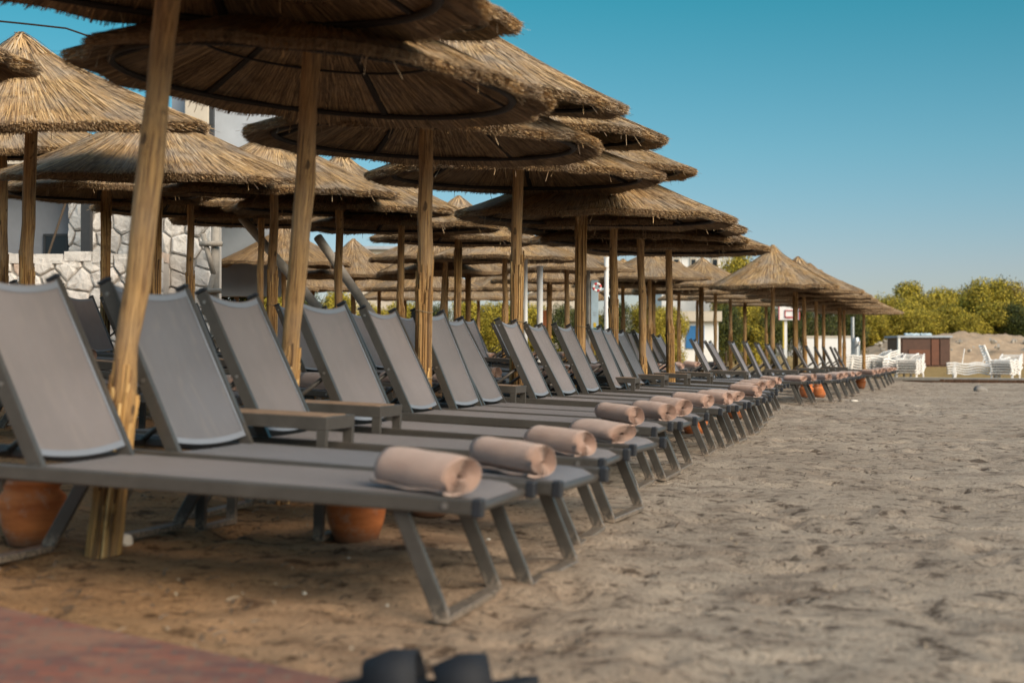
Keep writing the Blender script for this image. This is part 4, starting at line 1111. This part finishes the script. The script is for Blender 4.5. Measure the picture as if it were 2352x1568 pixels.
def crown_mesh(seed, w, h, n, leaf, mat, lobes=26, flat=False):
    rnd = random.Random(seed); mb = MB(); L = []
    for k in range(lobes):
        a = rnd.uniform(0, 6.28); e = rnd.random() ** .5; z = rnd.uniform(.12, .95)
        env = math.sin(math.pi * (.12 + .80 * z)) if not flat else (1.0 - .5 * z)
        L.append((Vector((math.cos(a) * w * .42 * e * env, math.sin(a) * w * .42 * e * env, z * h)), rnd.uniform(.17, .30) * min(w, h * 1.3)))
    per = n // lobes
    for c, r in L:
        for i in range(per):
            d = Vector((rnd.gauss(0, 1), rnd.gauss(0, 1), rnd.gauss(0, 1))).normalized(); q = rnd.random() ** .35
            p = c + Vector((d.x * r, d.y * r, d.z * r * .72)) * q * rnd.uniform(.88, 1.06)
            if p.z < 0: continue
            t = Vector((rnd.gauss(0, 1), rnd.gauss(0, 1), rnd.gauss(0, .7))).normalized(); t2 = t.cross(d + Vector((0, 0, .3)))
            if t2.length < .01: continue
            t2.normalize(); s = leaf * rnd.uniform(.6, 1.4); t *= s; t2 *= s * .6
            mb.add([p - t, p + t2 * .8, p + t, p - t2 * .8], [(0, 1, 2, 3)])
    return mb.mesh('crown', mat)
def trunk_mesh(seed, h, w):
    rnd = random.Random(seed); mb = MB(); top_ = Vector((rnd.gauss(0, .15), rnd.gauss(0, .15), h * .55))
    mb.tube([(0, 0, -.1), (rnd.gauss(0, .05), 0, h * .25), top_], .14, 8, True, [.16 * h / 5, .12 * h / 5, .08 * h / 5])
    for k in range(6):
        a = k * 1.05 + rnd.random(); e = top_ + Vector((math.cos(a) * w * .3, math.sin(a) * w * .3, h * rnd.uniform(.1, .35)))
        s0 = Vector((0, 0, h * rnd.uniform(.2, .5))); mb.tube([s0, (s0 + e) / 2 + Vector((0, 0, .1)), e], .05, 6, True, [.06 * h / 5, .04 * h / 5, .015])
    return mb.mesh('trunk', M['bark'], 0, True)
crowns = [crown_mesh(51, 5, 4.2, 26000, .085, M['leaf'], 30), crown_mesh(52, 6, 4.4, 30000, .085, M['leaf'], 34), crown_mesh(53, 4.5, 4.6, 24000, .085, M['leaf'], 26)]
crown_br = crown_mesh(54, 5.5, 4.6, 24000, .08, M['leaf_b'], 30)
crown_dk = crown_mesh(55, 4.5, 4.0, 14000, .07, M['leaf_d'], 28)
trunks = [trunk_mesh(61, 4.2, 5), trunk_mesh(62, 4.5, 5)]
def tree(px, pytop, Y, lab, grp, cr, wpx=None, base=None, sx=1.0, cat='tree', name='tree'):
    x = spot(px, Y); b0 = .1 if base is None else base; H = hgt(pytop, Y) - b0
    root = empty(name, (x, Y, b0), (0, 0, random.uniform(0, 6.28)))
    zmax = max(v.co.z for v in cr.vertices); xm = max(abs(v.co.x) for v in cr.vertices)
    s = H / zmax; w = s if wpx is None else (wpx / 2 / F * Y) / xm
    o = link('crown', cr, root); o.scale = (w, w, s)
    o = link('trunk', trunks[len(COL.objects) % 2], root); o.scale = (w, w, s * .95)
    tag(root, lab, cat, grp); return root
rt = [(2010, 690, 108, 0, 90), (2040, 668, 112, 1, 110), (2098, 641, 116, 2, 120), (2150, 652, 120, 0, 110), (2200, 655, 122, 1, 110), (2232, 668, 112, 2, 80), (2275, 627, 108, 1, 150), (2340, 640, 110, 3, 130), (2400, 655, 112, 1, 140), (2460, 660, 112, 0, 140),
      (1965, 700, 104, 1, 90), (2000, 705, 102, 2, 90), (2065, 700, 103, 0, 110), (2120, 706, 103, 1, 110), (2175, 700, 104, 2, 110), (2225, 712, 102, 0, 90), (2280, 690, 103, 2, 120), (2330, 690, 102, 4, 90), (2380, 700, 102, 4, 120), (2090, 680, 108, 0, 110), (2190, 690, 110, 1, 100)]
crs = crowns + [crown_br, crown_dk]
for i, (px, py, Y, c, w) in enumerate(rt):
    k = sorted(range(len(rt)), key=lambda q: rt[q][0]).index(i)
    tree(px, py, Y, ['olive green bushy tree on the bank at right', 'yellow green rounded tree on the bank at right', 'tall yellow green bushy tree on the bank at right', 'brownish thinning tree on the bank near the right edge', 'dark green shaded tree on the bank near the right edge'][c] + ', %s from the left' % nm(k), 'trees on the bank beyond the beach', crs[c], w * 1.35, 1.0 if Y < 105 else .3)
lt = [(470, 700, 40, 4, 160), (545, 500, 30, 4, 150), (620, 520, 42, 0, 150), (700, 640, 44, 4, 150), (640, 690, 42, 4, 140), (780, 655, 46, 0, 150), (860, 690, 48, 0, 140), (930, 684, 50, 1, 140), (1000, 690, 50, 4, 140), (1080, 675, 52, 0, 150), (1150, 684, 52, 1, 140), (1220, 690, 54, 0, 140), (1290, 690, 54, 4, 130),
      (1345, 690, 56, 0, 130), (1420, 684, 56, 4, 130), (1480, 690, 57, 0, 130), (1530, 694, 58, 1, 120), (1668, 690, 62, 4, 120), (1715, 678, 64, 0, 120), (1760, 690, 64, 4, 110), (1690, 560, 92, 0, 130), (1740, 600, 90, 1, 120), (1850, 690, 66, 4, 110), (1900, 688, 68, 4, 120), (1945, 680, 70, 4, 100), (1805, 686, 66, 4, 110), (1250, 640, 88, 0, 140), (1310, 625, 90, 1, 120), (20, 105, 34, 0, 130)]
for i, (px, py, Y, c, w) in enumerate(lt):
    k = sorted(range(len(lt)), key=lambda q: lt[q][0]).index(i)
    tree(px, py, Y, ['yellow green bush', 'bright olive bush', '', '', 'dark green bush'][c] + ' behind the umbrellas, %s from the left edge' % nm(k), 'bushes behind the umbrella rows', crs[c], w, .3, cat='bush', name='bush')
# green net fence behind
Gn = empty('net_fence', (spot(620, 38), 38, .45))
mb = MB(); mb.box((0, 0, .7), (4.2, .03, 1.4)); link('net', mb.mesh('net', M['greennet']), Gn)
for k in range(5):
    mb = MB(); mb.tube([(-2.1 + 1.05 * k, -.03, 0), (-2.1 + 1.05 * k, -.03, 1.5)], .03, 8); link('post', mb.mesh('post', M['dark']), Gn)
tag(Gn, 'dark green netting fence in the shade behind the second pole', 'fence')

# ------------------------------------------------------------------ camera, light, world
cam_d = bpy.data.cameras.new('camera'); cam = bpy.data.objects.new('camera', cam_d); COL.objects.link(cam); scn.camera = cam
cam.location = (0, 0, CH); cam.rotation_euler = (R(90) + math.atan((HY - 784) / F), 0, 0)
cam_d.sensor_width = 36; cam_d.lens = 36 * F / 2352; cam_d.clip_start = .05; cam_d.clip_end = 3000
cam_d.dof.use_dof = True; cam_d.dof.focus_distance = 13.0; cam_d.dof.aperture_fstop = 2.7
SUN_EL, SUN_AZ = R(30), R(140)     # azimuth clockwise from +Y
sd = bpy.data.lights.new('sun', 'SUN'); sd.energy = 4.3; sd.angle = R(48); sd.color = (1.0, .80, .60)
so = bpy.data.objects.new('sun', sd); COL.objects.link(so)
dv = Vector((math.sin(SUN_AZ) * math.cos(SUN_EL), math.cos(SUN_AZ) * math.cos(SUN_EL), math.sin(SUN_EL)))
so.rotation_euler = dv.to_track_quat('Z', 'Y').to_euler(); so.location = (0, 0, 30)
w = bpy.data.worlds.new('World'); scn.world = w; w.use_nodes = True; nt = w.node_tree
bg = nt.nodes['Background']; sky = nt.nodes.new('ShaderNodeTexSky'); sky.sky_type = 'NISHITA'; sky.sun_disc = False
sky.sun_elevation = SUN_EL; sky.sun_rotation = SUN_AZ; sky.air_density = 1.0; sky.dust_density = .6; sky.ozone_density = 2.0
tcw = nt.nodes.new('ShaderNodeTexCoord'); spw = nt.nodes.new('ShaderNodeSeparateXYZ'); nt.links.new(tcw.outputs['Generated'], spw.inputs[0])
hz = ramp(nt, spw.outputs[2], [(0, (.80, .74, .84)), (.06, (.72, .74, .84)), (.14, (.48, .80, .80)), (.245, (.18, .79, .72)), (.5, (1.0, 1.0, .84)), (.75, (1.0, .92, .76))])
tint = mix(nt, 1.0, sky.outputs[0], hz, 'MULTIPLY'); tint = mix(nt, 1.0, tint, ramp(nt, spw.outputs[2], [(.3, (1, 1, 1)), (.6, (1, .9, .76))]), 'MULTIPLY')
up = nt.nodes.new('ShaderNodeMapRange'); up.inputs[1].default_value = .26; up.inputs[2].default_value = .55; up.inputs[3].default_value = 1.0; up.inputs[4].default_value = 3.2  # sky above the view brightened beyond the sky model, added as ambient fill
nt.links.new(spw.outputs[2], up.inputs[0])
vm = nt.nodes.new('ShaderNodeVectorMath'); vm.operation = 'SCALE'; nt.links.new(tint, vm.inputs[0]); nt.links.new(up.outputs[0], vm.inputs['Scale']); tint = vm.outputs[0]
nt.links.new(tint, bg.inputs[0]); bg.inputs[1].default_value = .118
scn.view_settings.view_transform = 'Standard'; scn.view_settings.look = 'None'; scn.view_settings.exposure = 0
